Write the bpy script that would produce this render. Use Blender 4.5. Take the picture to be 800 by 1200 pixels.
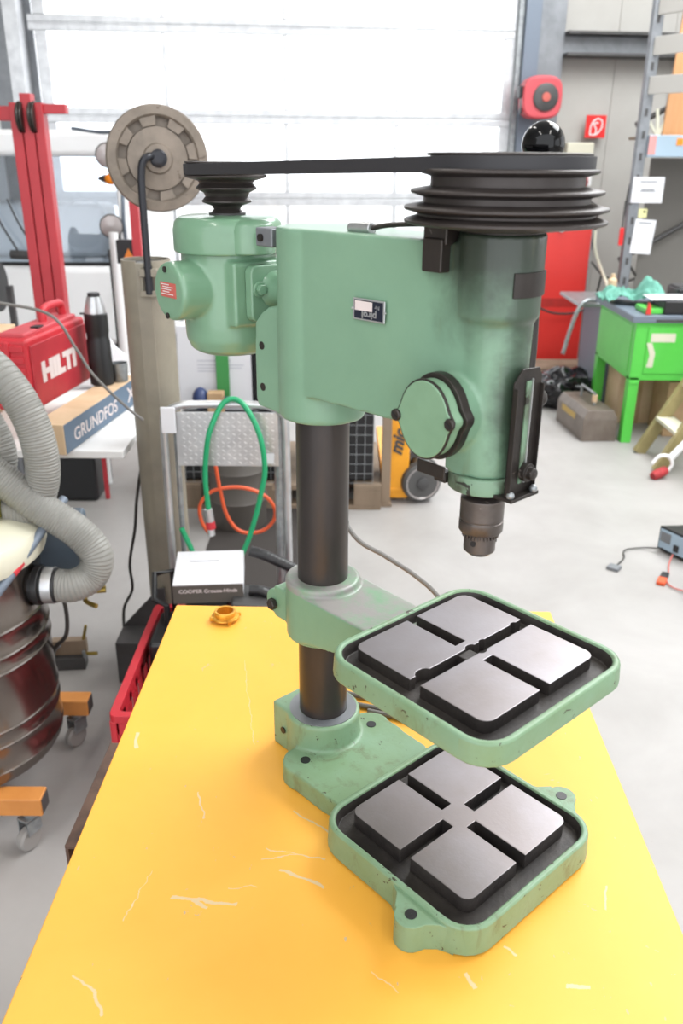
import bpy, bmesh, math, random
from math import sin, cos, pi, radians
from mathutils import Vector, Matrix, Euler
random.seed(7)
scn = bpy.context.scene
COL = scn.collection
for o in list(bpy.data.objects): bpy.data.objects.remove(o)

# ------------------------------------------------------------------ camera
CAMZ = 1.5664
cd = bpy.data.cameras.new('camera'); cam = bpy.data.objects.new('camera', cd); COL.objects.link(cam)
cd.sensor_fit = 'VERTICAL'; cd.sensor_height = 36; cd.lens = 992.85 / 1200 * 36
cd.clip_start = .02; cd.clip_end = 200
_p, _r = .39614, .0073
_f = Vector((0, cos(_p), -sin(_p))); _x = Vector((1, 0, 0)); _u = _x.cross(_f)
_r2 = _x * cos(_r) + _u * sin(_r); _u2 = -_x * sin(_r) + _u * cos(_r)
M4 = Matrix((_r2, _u2, -_f)).transposed().to_4x4(); M4.translation = Vector((.0217, -.9037, CAMZ))
cam.matrix_world = M4
cd.dof.use_dof = True; cd.dof.focus_distance = 1.02; cd.dof.aperture_fstop = 7.5
scn.camera = cam

# ------------------------------------------------------------------ world, lights, exposure
w = bpy.data.worlds.new('World'); scn.world = w; w.use_nodes = True
bg = w.node_tree.nodes['Background']; bg.inputs[0].default_value = (.93, .96, 1, 1); bg.inputs[1].default_value = 2.1
scn.view_settings.view_transform = 'Standard'; scn.view_settings.look = 'None'
scn.view_settings.gamma = 1; scn.view_settings.exposure = 0.35

def area(name, loc, size, power, rot=(0, 0, 0), col=(1, 1, 1)):
    l = bpy.data.lights.new(name, 'AREA'); l.shape = 'RECTANGLE'; l.size = size[0]; l.size_y = size[1]
    l.energy = power; l.color = col
    o = bpy.data.objects.new(name, l); COL.objects.link(o); o.location = loc; o.rotation_euler = rot
    return o
# fill lamps added under the unseen ceiling (batten bodies are built further down)
FILL_TUBES = [(-1.2, -1.6, 4.3), (1.4, -1.6, 4.3), (-1.2, 1.6, 4.3), (1.4, 1.6, 4.3), (-1.2, 4.6, 4.3), (1.6, 4.6, 4.3)]
for i, t in enumerate(FILL_TUBES):
    area('fill_light', (t[0], t[1], t[2] - .07), (.3, 1.5), 18, col=(1, .97, .92))

# unseen overhead lamp added to brighten the right half (its panel follows further down)
area('right_fill_light', (2.8, 3.2, 4.42), (1.8, 5.5), 210, col=(.95, .98, 1))
# ------------------------------------------------------------------ materials
def nd(nt, t, **k):
    n = nt.nodes.new(t)
    for a, b in k.items(): setattr(n, a, b)
    return n
def srgb(h):
    c = [((h >> s) & 255) / 255 for s in (16, 8, 0)]
    return tuple(x / 12.92 if x <= .04045 else ((x + .055) / 1.055) ** 2.4 for x in c) + (1,)
def mix(nt, fac, a, b):
    m = nd(nt, 'ShaderNodeMix', data_type='RGBA')
    for i, v in ((0, fac), (6, a), (7, b)):
        if hasattr(v, 'is_linked') or hasattr(v, 'node'): nt.links.new(v, m.inputs[i])
        else: m.inputs[i].default_value = v
    return m.outputs[2]
def math_(nt, op, a, b=0, c=None, clamp=False):
    m = nd(nt, 'ShaderNodeMath', operation=op, use_clamp=clamp)
    for i, v in enumerate((a, b, c)):
        if v is None: continue
        if hasattr(v, 'node'): nt.links.new(v, m.inputs[i])
        else: m.inputs[i].default_value = v
    return m.outputs[0]
def noise(nt, co, scale, detail=4, rough=.6, dist=0, lo=None, hi=None, stretch=None):
    if stretch:
        mp = nd(nt, 'ShaderNodeMapping'); mp.inputs['Scale'].default_value = stretch; nt.links.new(co, mp.inputs[0]); co = mp.outputs[0]
    n = nd(nt, 'ShaderNodeTexNoise'); n.inputs['Scale'].default_value = scale; n.inputs['Detail'].default_value = detail
    n.inputs['Roughness'].default_value = rough; n.inputs['Distortion'].default_value = dist
    nt.links.new(co, n.inputs['Vector']); out = n.outputs[0]
    if lo is not None:
        mr = nd(nt, 'ShaderNodeMapRange'); nt.links.new(out, mr.inputs[0]); mr.inputs[1].default_value = lo; mr.inputs[2].default_value = hi; out = mr.outputs[0]
    return out
def mat(name, col, rough=.5, metal=0, col2=None, scale=12, lo=.35, hi=.65, bump=0, bscale=60, wear=None, wearlo=.52, wearhi=.6, spots=None, spotlo=.66, spotscale=40, coat=0, stretch=None, extra=None, spec=.5):
    m = bpy.data.materials.new(name); m.use_nodes = True; nt = m.node_tree
    b = nt.nodes['Principled BSDF']; co = nd(nt, 'ShaderNodeTexCoord').outputs['Object']
    col = srgb(col); c = col
    if col2 is not None:
        c = mix(nt, noise(nt, co, scale, 5, .6, .3, lo, hi, stretch), col, srgb(col2))
    if spots is not None:
        f = noise(nt, co, spotscale, 3, .7, .5, spotlo, spotlo + .03)
        c = mix(nt, f, c, srgb(spots))
    if wear is not None:
        g = nd(nt, 'ShaderNodeNewGeometry').outputs['Pointiness']
        n2 = noise(nt, co, 90, 3, .7)
        f = math_(nt, 'ADD', g, math_(nt, 'MULTIPLY', math_(nt, 'SUBTRACT', n2, .5), .12))
        mr = nd(nt, 'ShaderNodeMapRange'); nt.links.new(f, mr.inputs[0]); mr.inputs[1].default_value = wearlo; mr.inputs[2].default_value = wearhi
        c = mix(nt, mr.outputs[0], c, srgb(wear))
    if extra: c = extra(nt, co, c)
    if hasattr(c, 'node'): nt.links.new(c, b.inputs['Base Color'])
    else: b.inputs['Base Color'].default_value = c
    b.inputs['Roughness'].default_value = rough; b.inputs['Metallic'].default_value = metal
    b.inputs['Coat Weight'].default_value = coat; b.inputs['Specular IOR Level'].default_value = spec
    if bump:
        bp = nd(nt, 'ShaderNodeBump'); bp.inputs['Strength'].default_value = bump; bp.inputs['Distance'].default_value = .002
        nt.links.new(noise(nt, co, bscale, 4, .6), bp.inputs['Height']); nt.links.new(bp.outputs[0], b.inputs['Normal'])
    return m

def head_grime(nt, co, c):
    # oil-blackened paint on the spindle end, under the pulley and round the rack bracket
    sep = nd(nt, 'ShaderNodeSeparateXYZ'); nt.links.new(co, sep.inputs[0])
    x, y, z = sep.outputs
    n = math_(nt, 'MULTIPLY', math_(nt, 'SUBTRACT', noise(nt, co, 14, 5, .65, .4), .5), .12)
    def ramp(v, a, b2):
        mr = nd(nt, 'ShaderNodeMapRange', interpolation_type='SMOOTHSTEP'); nt.links.new(v, mr.inputs[0]); mr.inputs[1].default_value = a; mr.inputs[2].default_value = b2; return mr.outputs[0]
    fx = ramp(math_(nt, 'ADD', x, math_(nt, 'MULTIPLY', n, .5)), .172, .21); fz = ramp(math_(nt, 'ADD', z, math_(nt, 'MULTIPLY', n, .8)), .545, .642)
    f1 = math_(nt, 'MULTIPLY', fx, fz)
    fx2 = ramp(math_(nt, 'ADD', x, math_(nt, 'MULTIPLY', n, .3)), .243, .262)
    f = math_(nt, 'MAXIMUM', math_(nt, 'MULTIPLY', f1, .93), math_(nt, 'MULTIPLY', fx2, .82))
    low = math_(nt, 'MULTIPLY', ramp(math_(nt, 'ADD', z, n), .50, .43), ramp(x, .15, .2))
    f = math_(nt, 'MAXIMUM', f, math_(nt, 'MULTIPLY', low, .25))
    c = mix(nt, f, c, srgb(0x23271f))
    st = noise(nt, co, 26, 4, .6, 0, .58, .72, (2.2, 2.2, .35))
    return mix(nt, math_(nt, 'MULTIPLY', math_(nt, 'MULTIPLY', st, ramp(x, .16, .22)), .35), c, srgb(0x6b6a3c))
def bench_marks(nt, co, c):
    segs = [(-.148, -.2501, -.11, -.253, .0035), (-.125, -.2535, -.108, -.262, .003), (-.112, -.254, -.077, -.2549, .003), (-.0373, -.2093, .0111, -.232, .0028), (-.0564, -.179, .0105, -.1945, .0011), (-.06, -.196, -.02, -.188, .001),
            (-.2193, -.3413, -.195, -.36, .002), (-.195, -.36, -.181, -.382, .0025), (.2400, -.34, .265, -.341, .004), (-.175, -.215, -.188, -.28, .0006), (-.03, -.12, .03, -.165, .0018), (-.148, -.09, -.132, -.135, .0016),
            (.15, -.33, .157, -.345, .003), (.19, -.3, .2, -.31, .0025), (-.25, .02, -.243, -.012, .004), (.06, -.33, .085, -.352, .0009), (.21, -.14, .212, -.18, .001), (-.09, -.235, -.06, -.232, .0009), (-.13, .2, -.09, .0, .0006), (.3, -.25, .31, -.22, .002)]
    warp = nd(nt, 'ShaderNodeTexNoise'); warp.inputs['Scale'].default_value = 55; warp.inputs['Detail'].default_value = 4; nt.links.new(co, warp.inputs[0])
    sub = nd(nt, 'ShaderNodeVectorMath', operation='SUBTRACT'); nt.links.new(warp.outputs['Color'], sub.inputs[0]); sub.inputs[1].default_value = (.5, .5, .5)
    sc = nd(nt, 'ShaderNodeVectorMath', operation='MULTIPLY'); nt.links.new(sub.outputs[0], sc.inputs[0]); sc.inputs[1].default_value = (.012, .012, 0)
    ad = nd(nt, 'ShaderNodeVectorMath', operation='ADD'); nt.links.new(co, ad.inputs[0]); nt.links.new(sc.outputs[0], ad.inputs[1])
    total = None
    for x0, y0, x1, y1, wd in segs:
        mp = nd(nt, 'ShaderNodeMapping', vector_type='TEXTURE'); L = math.hypot(x1 - x0, y1 - y0)
        mp.inputs['Location'].default_value = ((x0 + x1) / 2, (y0 + y1) / 2, 0); mp.inputs['Rotation'].default_value = (0, 0, math.atan2(y1 - y0, x1 - x0))
        nt.links.new(ad.outputs[0], mp.inputs[0]); s = nd(nt, 'ShaderNodeSeparateXYZ'); nt.links.new(mp.outputs[0], s.inputs[0])
        a = math_(nt, 'MULTIPLY', math_(nt, 'LESS_THAN', math_(nt, 'ABSOLUTE', s.outputs[0]), L / 2), math_(nt, 'LESS_THAN', math_(nt, 'ABSOLUTE', s.outputs[1]), wd * .6))
        total = a if total is None else math_(nt, 'MAXIMUM', total, a)
    c = mix(nt, math_(nt, 'MULTIPLY', total, .7), c, srgb(0xc4bba2))
    f = noise(nt, co, 46, 4, .75, .8, .68, .71)
    f2 = noise(nt, co, 120, 2, .6, 0, .74, .76, (1, .35, 1))
    c = mix(nt, math_(nt, 'MULTIPLY', math_(nt, 'MAXIMUM', f, f2), .7), c, srgb(0xa7a092))
    # chipped paint along the long edges
    sp = nd(nt, 'ShaderNodeSeparateXYZ'); nt.links.new(co, sp.inputs[0])
    dist = math_(nt, 'SUBTRACT', .320, math_(nt, 'ABSOLUTE', math_(nt, 'SUBTRACT', sp.outputs[0], .051)))
    ch = math_(nt, 'LESS_THAN', math_(nt, 'ADD', dist, .006), math_(nt, 'MULTIPLY', noise(nt, co, 28, 4, .7, .6, .5, .75, (1, .6, 1)), .0125))
    c = mix(nt, math_(nt, 'MULTIPLY', ch, .85), c, srgb(0x75695c))
    return c

GREEN = mat('green_enamel', 0x789979, .38, 0, 0x6e8f70, 9, .3, .7, .12, 120, wear=0x3a3a2c, wearlo=.565, wearhi=.62, spots=0x4b4f3a, spotlo=.73, spotscale=55, coat=.15)
GREENH = mat('green_enamel_head', 0x799c82, .36, 0, 0x70937a, 7, .3, .7, .12, 120, spots=0x55553f, spotlo=.75, spotscale=45, coat=.15, extra=head_grime)
GREENM = mat('green_enamel_motor', 0x74987d, .3, 0, 0x688c70, 9, .35, .7, .08, 90, spots=0x7c7a48, spotlo=.74, spotscale=30, coat=.3)
def tray_grime(nt, co, c):
    # brown rust runs on the cast sides, in patches
    f = noise(nt, co, 30, 5, .75, .5, .56, .70, (1, 1, .45))
    return mix(nt, math_(nt, 'MULTIPLY', f, .55), c, srgb(0x5d5a3c))
def arm_worn(nt, co, c):
    # top face rubbed back to bare grey iron
    g = nd(nt, 'ShaderNodeNewGeometry'); sep = nd(nt, 'ShaderNodeSeparateXYZ'); nt.links.new(co, sep.inputs[0])
    mr = nd(nt, 'ShaderNodeMapRange', interpolation_type='SMOOTHSTEP'); nt.links.new(math_(nt, 'ADD', sep.outputs[2], math_(nt, 'MULTIPLY', math_(nt, 'SUBTRACT', noise(nt, co, 30, 4), .5), .003)), mr.inputs[0]); mr.inputs[1].default_value = .2462; mr.inputs[2].default_value = .2478
    f = math_(nt, 'MULTIPLY', mr.outputs[0], noise(nt, co, 24, 5, .7, .4, .33, .55))
    return mix(nt, f, c, srgb(0x8d8986))
GREENA = mat('green_enamel_arm', 0x799b7c, .38, 0, 0x6f9173, 9, .3, .7, .12, 120, extra=arm_worn, coat=.1)
GREENT = mat('green_enamel_tray', 0x78967a, .42, 0, 0x6f8a66, 14, .35, .7, .15, 120, spots=0x3d3a2b, spotlo=.66, spotscale=75, extra=tray_grime)
GREEND = mat('grimy_green_enamel', 0x6f8c73, .42, 0, 0x4c5142, 30, .45, .62, .2, 120, spots=0x2c2b24, spotlo=.6, spotscale=50)
DARKG = mat('greasy_cast_iron', 0x2c2827, .5, .2, 0x3b3633, 20, .4, .6, .3, 150)
STEEL = mat('ground_steel', 0x8f8b8f, .38, .8, 0x837c7c, 7, .35, .65, .05, 250, spots=0x847c78, spotlo=.72, spotscale=25)
COLM = mat('oiled_column_steel', 0x3f3b3a, .34, .6, 0x4d4642, 10, .4, .65, .06, 90, stretch=(1, 1, .3), spots=0x6d4a30, spotlo=.68, spotscale=22)
CHUCK = mat('worn_chuck_steel', 0x6f6864, .36, .8, 0x564e4a, 18, .35, .65, .1, 90, spots=0xa39a92, spotlo=.7, spotscale=60)
BLACKS = mat('blackened_steel', 0x2e2a28, .4, .5, 0x3d3733, 16, .35, .65, .15, 120, spots=0x6b645e, spotlo=.68, spotscale=70)
PULLEY = mat('dull_black_pulley', 0x46403e, .42, .45, 0x38322f, 12, .35, .65, .05, 90)
BELT = mat('rubber_belt', 0x2a292c, .6)
BAKE = mat('black_bakelite', 0x08080a, .1, spec=.3)
YEL = mat('yellow_bench_paint', 0xeeb045, .5, 0, 0xeaa73a, 4, .3, .7, .05, 60, extra=bench_marks)
YELE = mat('yellow_bench_edge', 0xe9a52a, .45, spots=0x4a4036, spotlo=.62, spotscale=60)
FLOOR = mat('concrete_floor', 0xa3a09e, .5, 0, 0x93908d, 2.2, .3, .7, .05, 40, spots=0x77716a, spotlo=.74, spotscale=9)
WALL = mat('sandwich_panel_wall', 0xa8a6a1, .6, 0, 0xa3a09b, 3)
CEIL = mat('ceiling_sheet', 0xc9c9c6, .7)
GREY1 = mat('grey_post_paint', 0x918a7a, .5, .1, 0x7d766a, 5, .35, .65, .1, 60, spots=0x5b5549, spotlo=.72, spotscale=30)
WHEELM = mat('cast_grey_wheel', 0x83786d, .5, .3, 0x6e655b, 16, .35, .65, .2, 60, spots=0x5a4e44, spotlo=.68, spotscale=40)
DGREY = mat('dark_grey_steel', 0x4d4c4c, .5, .3, 0x403f3f, 8)
MGREY = mat('mid_grey_steel', 0x84878b, .45, .4, 0x74777b, 8)
BLGREY = mat('blue_grey_steel', 0x6c7683, .45, .2)
ALU = mat('aluminium', 0xc9cacb, .33, .8, 0xb5b6b8, 12)
GALV = mat('galvanised_steel', 0x9fa3a5, .42, .7, 0x8b8f91, 30, .4, .6)
WHITE = mat('white_paint', 0xe8e8e8, .4)
RAILW = mat('pale_grey_rail', 0xbdbbb6, .45)
WHITED = mat('off_white_plastic', 0xccc9b6, .45)
PAPER = mat('white_paper', 0xd6d6da, .8)
RED = mat('red_paint', 0xb9323a, .4, 0, 0xae2d35, 6)
REDC = mat('red_cabinet_enamel', 0xc7322c, .35, 0, 0xbf2d28, 3)
REDP = mat('red_plastic', 0xc22c37, .4, 0, 0xb52833, 8)
REDD = mat('faded_red_plastic', 0xbf4a52, .45)
PINK = mat('label_red', 0xb85a50, .5)
BLACK = mat('black_plastic', 0x1a1a1c, .4)
BLACKB = mat('black_bag_film', 0x121215, .18, bump=.9, bscale=14)
NAVY = mat('navy_enamel', 0x14192a, .35)
ORANGE = mat('orange_frame_paint', 0xcb8846, .45, 0, 0xbd7a3a, 8)
YTRUCK = mat('amber_paint', 0xeda322, .4, 0, 0xe0961c, 6)
LIME = mat('bright_green_paint', 0x57c44c, .4, 0, 0x50ba45, 4)
TEAL = mat('teal_cloth', 0x6aa594, .8, 0, 0x568f80, 18, bump=.4, bscale=60)
GHOSE = mat('green_hose_rubber', 0x12925f, .4)
OHOSE = mat('orange_hose_rubber', 0xd2542a, .45)
HOSE = mat('grey_ribbed_hose', 0x888782, .5, 0, 0x7b7a75, 10)
CABLE = mat('grey_cable_sheath', 0x6a6764, .5)
CABLEB = mat('black_cable_sheath', 0x2a2826, .5)
CARD = mat('cardboard', 0xb99a76, .75, 0, 0xab8c68, 12)
CARDL = mat('pale_cardboard', 0xd3b898, .75, 0, 0xc7aa88, 9)
CBLUE = mat('blue_grey_print', 0x5b6d80, .6)
INOX = mat('brushed_inox', 0x8d8580, .2, .95, 0x7c746e, 6, bump=.04, bscale=200, stretch=(1, 1, .1))
BRASS = mat('brass', 0xa9924a, .35, .85, 0x8a773c, 30)
GOLDN = mat('yellow_chromated_metal', 0xd9a23a, .35, .6, 0xb9822c, 30, .4, .6)
TOOLB = mat('brown_grey_toolbox', 0x756b62, .45, .1, 0x665b52, 12)
WOOD = mat('old_wood', 0x8f7d6a, .7, 0, 0x776654, 6, stretch=(1, 1, .15))
WOODL = mat('pale_timber', 0xc79568, .65, 0, 0xb98659, 9, stretch=(1, 1, .12))
OLIVE = mat('olive_yellow_wood', 0x9c9062, .6, 0, 0x8a7f55, 9)
YTUBE = mat('yellow_tube_paint', 0xe8c52c, .35)
TGREY = mat('tyre_grey', 0x4a4948, .6)
SILV = mat('silver_print', 0xd5c9c7, .5)
SIGNR = mat('safety_red', 0xd0201f, .5)
LBLUE = mat('pale_blue_enamel', 0x9fb4c4, .4)
BGDK = mat('blue_grey_plastic', 0x4d5a66, .45)
AMBER = mat('amber_lens', 0xf08a18, .25)
RODM = mat('dark_rod_steel', 0x24252b, .35, .3)
MIRR = mat('mirror_back_grey', 0xa49e9c, .3, .5)
def checker_bumps(nt, co, c): return c
def glassmat(name, tint=(1, 1, 1, 1), gl=.08):
    m = bpy.data.materials.new(name); m.use_nodes = True; nt = m.node_tree; nt.nodes.remove(nt.nodes['Principled BSDF'])
    t = nd(nt, 'ShaderNodeBsdfTransparent'); t.inputs[0].default_value = tint; g = nd(nt, 'ShaderNodeBsdfGlossy'); g.inputs['Roughness'].default_value = .03
    mx = nd(nt, 'ShaderNodeMixShader'); mx.inputs[0].default_value = gl; nt.links.new(t.outputs[0], mx.inputs[1]); nt.links.new(g.outputs[0], mx.inputs[2])
    nt.links.new(mx.outputs[0], nt.nodes['Material Output'].inputs[0]); return m
GLASS = glassmat('door_glazing')
WGLASS = glassmat('windscreen_glass', (.9, .94, .98, 1), .12)
def emis(name, col, s):
    m = bpy.data.materials.new(name); m.use_nodes = True; b = m.node_tree.nodes['Principled BSDF']; b.inputs['Emission Color'].default_value = col; b.inputs['Emission Strength'].default_value = s; return m
FILL_TUBEM = emis('fill_tube_glow', (1, .97, .92, 1), 6)

# ------------------------------------------------------------------ mesh helpers
def V(*a): return Vector(a)
def box(bm, lo, hi, rot=None, at=None):
    vs = [Vector((x, y, z)) for x in (lo[0], hi[0]) for y in (lo[1], hi[1]) for z in (lo[2], hi[2])]
    if rot is not None:
        R = Euler(rot).to_matrix(); c = Vector(at) if at is not None else (Vector(lo) + Vector(hi)) / 2
        vs = [R @ (v - c) + c for v in vs]
    b = [bm.verts.new(v) for v in vs]
    for f in ((0, 1, 3, 2), (4, 6, 7, 5), (0, 4, 5, 1), (2, 3, 7, 6), (0, 2, 6, 4), (1, 5, 7, 3)): bm.faces.new([b[i] for i in f])
def frame_of(d):
    d = Vector(d).normalized(); a = Vector((0, 0, 1)) if abs(d.z) < .9 else Vector((1, 0, 0))
    x = a.cross(d).normalized(); return x, d.cross(x), d
def lathe(bm, prof, base=(0, 0, 0), axis=(0, 0, 1), seg=48, close=True, mi=None):
    X, Y, Z = frame_of(axis); base = Vector(base); rings = []
    for r, z in prof:
        if r < 1e-6: rings.append([bm.verts.new(base + Z * z)])
        else: rings.append([bm.verts.new(base + Z * z + (X * cos(2 * pi * i / seg) + Y * sin(2 * pi * i / seg)) * r) for i in range(seg)])
    for a, b in zip(rings, rings[1:]):
        for i in range(seg):
            j = (i + 1) % seg
            q = [a[i % len(a)], a[j % len(a)], b[j % len(b)], b[i % len(b)]]
            q2 = []
            for v in q:
                if v not in q2: q2.append(v)
            if len(q2) > 2:
                f = bm.faces.new(q2)
                if mi is not None: f.material_index = mi
    if close:
        for r in (rings[0], rings[-1]):
            if len(r) > 2: bm.faces.new(r)
def cyl(bm, p0, p1, r0, r1=None, seg=24):
    p0 = Vector(p0); d = Vector(p1) - p0; r1 = r0 if r1 is None else r1
    lathe(bm, [(r0, 0), (r1, d.length)], p0, d, seg)
def sphere(bm, c, r, seg=24, sc=(1, 1, 1)):
    m = Matrix.Translation(Vector(c)) @ Matrix.Diagonal((sc[0], sc[1], sc[2], 1))
    bmesh.ops.create_uvsphere(bm, u_segments=seg, v_segments=seg // 2, radius=r, matrix=m)
def catmull(pts, n=8):
    P = [Vector(p) for p in pts]; P = [P[0] * 2 - P[1]] + P + [P[-1] * 2 - P[-2]]; out = []
    for i in range(1, len(P) - 2):
        for k in range(n):
            t = k / n; a, b, c, d = P[i - 1:i + 3]
            out.append(.5 * ((2 * b) + (c - a) * t + (2 * a - 5 * b + 4 * c - d) * t * t + (3 * b - a - 3 * c + d) * t ** 3))
    out.append(P[-2]); return out
def tube(bm, pts, r, seg=10, smooth=True, n=8, ribs=None, closed=False):
    P = catmull(pts, n) if smooth else [Vector(p) for p in pts]
    if ribs:
        L = [0]
        for a, b in zip(P, P[1:]): L.append(L[-1] + (b - a).length)
        N = int(L[-1] / ribs * 4); Q = []; j = 0
        for i in range(N + 1):
            s = L[-1] * i / N
            while j < len(P) - 2 and L[j + 1] < s: j += 1
            t = (s - L[j]) / max(L[j + 1] - L[j], 1e-9); Q.append(P[j].lerp(P[j + 1], t))
        P = Q
    T = [(P[min(i + 1, len(P) - 1)] - P[max(i - 1, 0)]).normalized() for i in range(len(P))]
    x = frame_of(T[0])[0]; rings = []
    for i, p in enumerate(P):
        x = (x - T[i] * x.dot(T[i])).normalized(); y = T[i].cross(x)
        rr = r * (1 if not ribs else (1.0 if i % 4 in (0, 1) else .965))
        rings.append([bm.verts.new(p + (x * cos(2 * pi * k / seg) + y * sin(2 * pi * k / seg)) * rr) for k in range(seg)])
    for a, b in zip(rings, rings[1:]):
        for k in range(seg): bm.faces.new([a[k], a[(k + 1) % seg], b[(k + 1) % seg], b[k]])
    bm.faces.new(rings[0]); bm.faces.new(rings[-1])
def prism(bm, pts, z0, z1, mtop=None, mside=None, fn=None, top_scale=None):
    fn = fn or (lambda x, y, z: (x, y, z))
    lo = [bm.verts.new(fn(x, y, z0)) for x, y in pts]; hi = [bm.verts.new(fn(x, y, z1)) for x, y in pts]
    n = len(pts); bm.faces.new(lo); f = bm.faces.new(hi)
    if mtop is not None: f.material_index = mtop
    for i in range(n):
        g = bm.faces.new([lo[i], lo[(i + 1) % n], hi[(i + 1) % n], hi[i]])
        if mside is not None: g.material_index = mside
def loft(bm, loops, mats=None, cap0=True, cap1=True):
    R = [[bm.verts.new(p) for p in l] for l in loops]; n = len(R[0])
    for k, (a, b) in enumerate(zip(R, R[1:])):
        for i in range(n):
            f = bm.faces.new([a[i], a[(i + 1) % n], b[(i + 1) % n], b[i]])
            if mats: f.material_index = mats[k]
    if cap0: bm.faces.new(R[0])
    if cap1:
        f = bm.faces.new(R[-1])
        if mats: f.material_index = mats[-1]
def rrect(cx, cy, hx, hy, r, n=6):
    out = []
    for sx, sy, a0 in ((1, 1, 0), (-1, 1, 90), (-1, -1, 180), (1, -1, 270)):
        for i in range(n + 1):
            a = radians(a0 + 90 * i / n); out.append((cx + sx * (hx - r) + r * cos(a), cy + sy * (hy - r) + r * sin(a)))
    return out
def hull(circs, n=20):
    pts = [(x + r * cos(2 * pi * i / n), y + r * sin(2 * pi * i / n)) for x, y, r in circs for i in range(n)]
    pts = sorted(set((round(a, 6), round(b, 6)) for a, b in pts)); res = []
    for seq in (pts, pts[::-1]):
        h = []
        for p in seq:
            while len(h) > 1 and (h[-1][0] - h[-2][0]) * (p[1] - h[-2][1]) - (h[-1][1] - h[-2][1]) * (p[0] - h[-2][0]) <= 0: h.pop()
            h.append(p)
        res += h[:-1]
    return res
def make(name, bm, mats, parent=None, bevel=0, bseg=2, sharp=35, loc=None, rot=None, smooth=True):
    bmesh.ops.recalc_face_normals(bm, faces=bm.faces)
    if smooth:
        for f in bm.faces: f.smooth = True
        for e in bm.edges:
            if len(e.link_faces) == 2 and e.calc_face_angle(0) > radians(sharp): e.smooth = False
    me = bpy.data.meshes.new(name); bm.to_mesh(me); bm.free()
    for m in (mats if isinstance(mats, (list, tuple)) else [mats]): me.materials.append(m)
    o = bpy.data.objects.new(name, me); COL.objects.link(o)
    if parent is not None: o.parent = parent
    if loc is not None: o.location = loc
    if rot is not None: o.rotation_euler = rot
    if bevel:
        b = o.modifiers.new('Bevel', 'BEVEL'); b.width = bevel; b.segments = bseg; b.limit_method = 'ANGLE'; b.angle_limit = radians(sharp)
        b.harden_normals = bool(smooth)
    return o
def cast(o, voxel, it=4, fac=.5):
    r = o.modifiers.new('Remesh', 'REMESH'); r.mode = 'VOXEL'; r.voxel_size = voxel; r.use_smooth_shade = True
    s = o.modifiers.new('Smooth', 'SMOOTH'); s.factor = fac; s.iterations = it
    return o
def tag(o, label, cat, group=None, kind=None):
    if label: o['label'] = label
    if cat: o['category'] = cat
    if group: o['group'] = group
    if kind: o['kind'] = kind
    return o
def struct(o): o['kind'] = 'structure'; return o
def empty(name, loc, label, cat, rz=0, group=None):
    o = bpy.data.objects.new(name, None); COL.objects.link(o); o.location = loc; o.rotation_euler = (0, 0, rz); o.empty_display_size = .05
    return tag(o, label, cat, group)
def copy_tree(o, parent=None):
    c = o.copy(); COL.objects.link(c)
    if parent is not None: c.parent = parent
    for ch in [x for x in bpy.data.objects if x.parent == o]: copy_tree(ch, c)
    return c
def text(name, s, size, loc, rot, m, parent=None, ext=.0004, align='CENTER', bold=0, shear=0, xs=1):
    cu = bpy.data.curves.new(name, 'FONT'); cu.body = s; cu.size = size; cu.extrude = ext; cu.align_x = align; cu.align_y = 'CENTER'; cu.offset = bold; cu.shear = shear
    cu.materials.append(m); o = bpy.data.objects.new(name, cu); COL.objects.link(o); o.location = loc; o.rotation_euler = rot; o.scale = (xs, 1, 1)
    if parent is not None: o.parent = parent
    return o
B = bmesh.new

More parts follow.
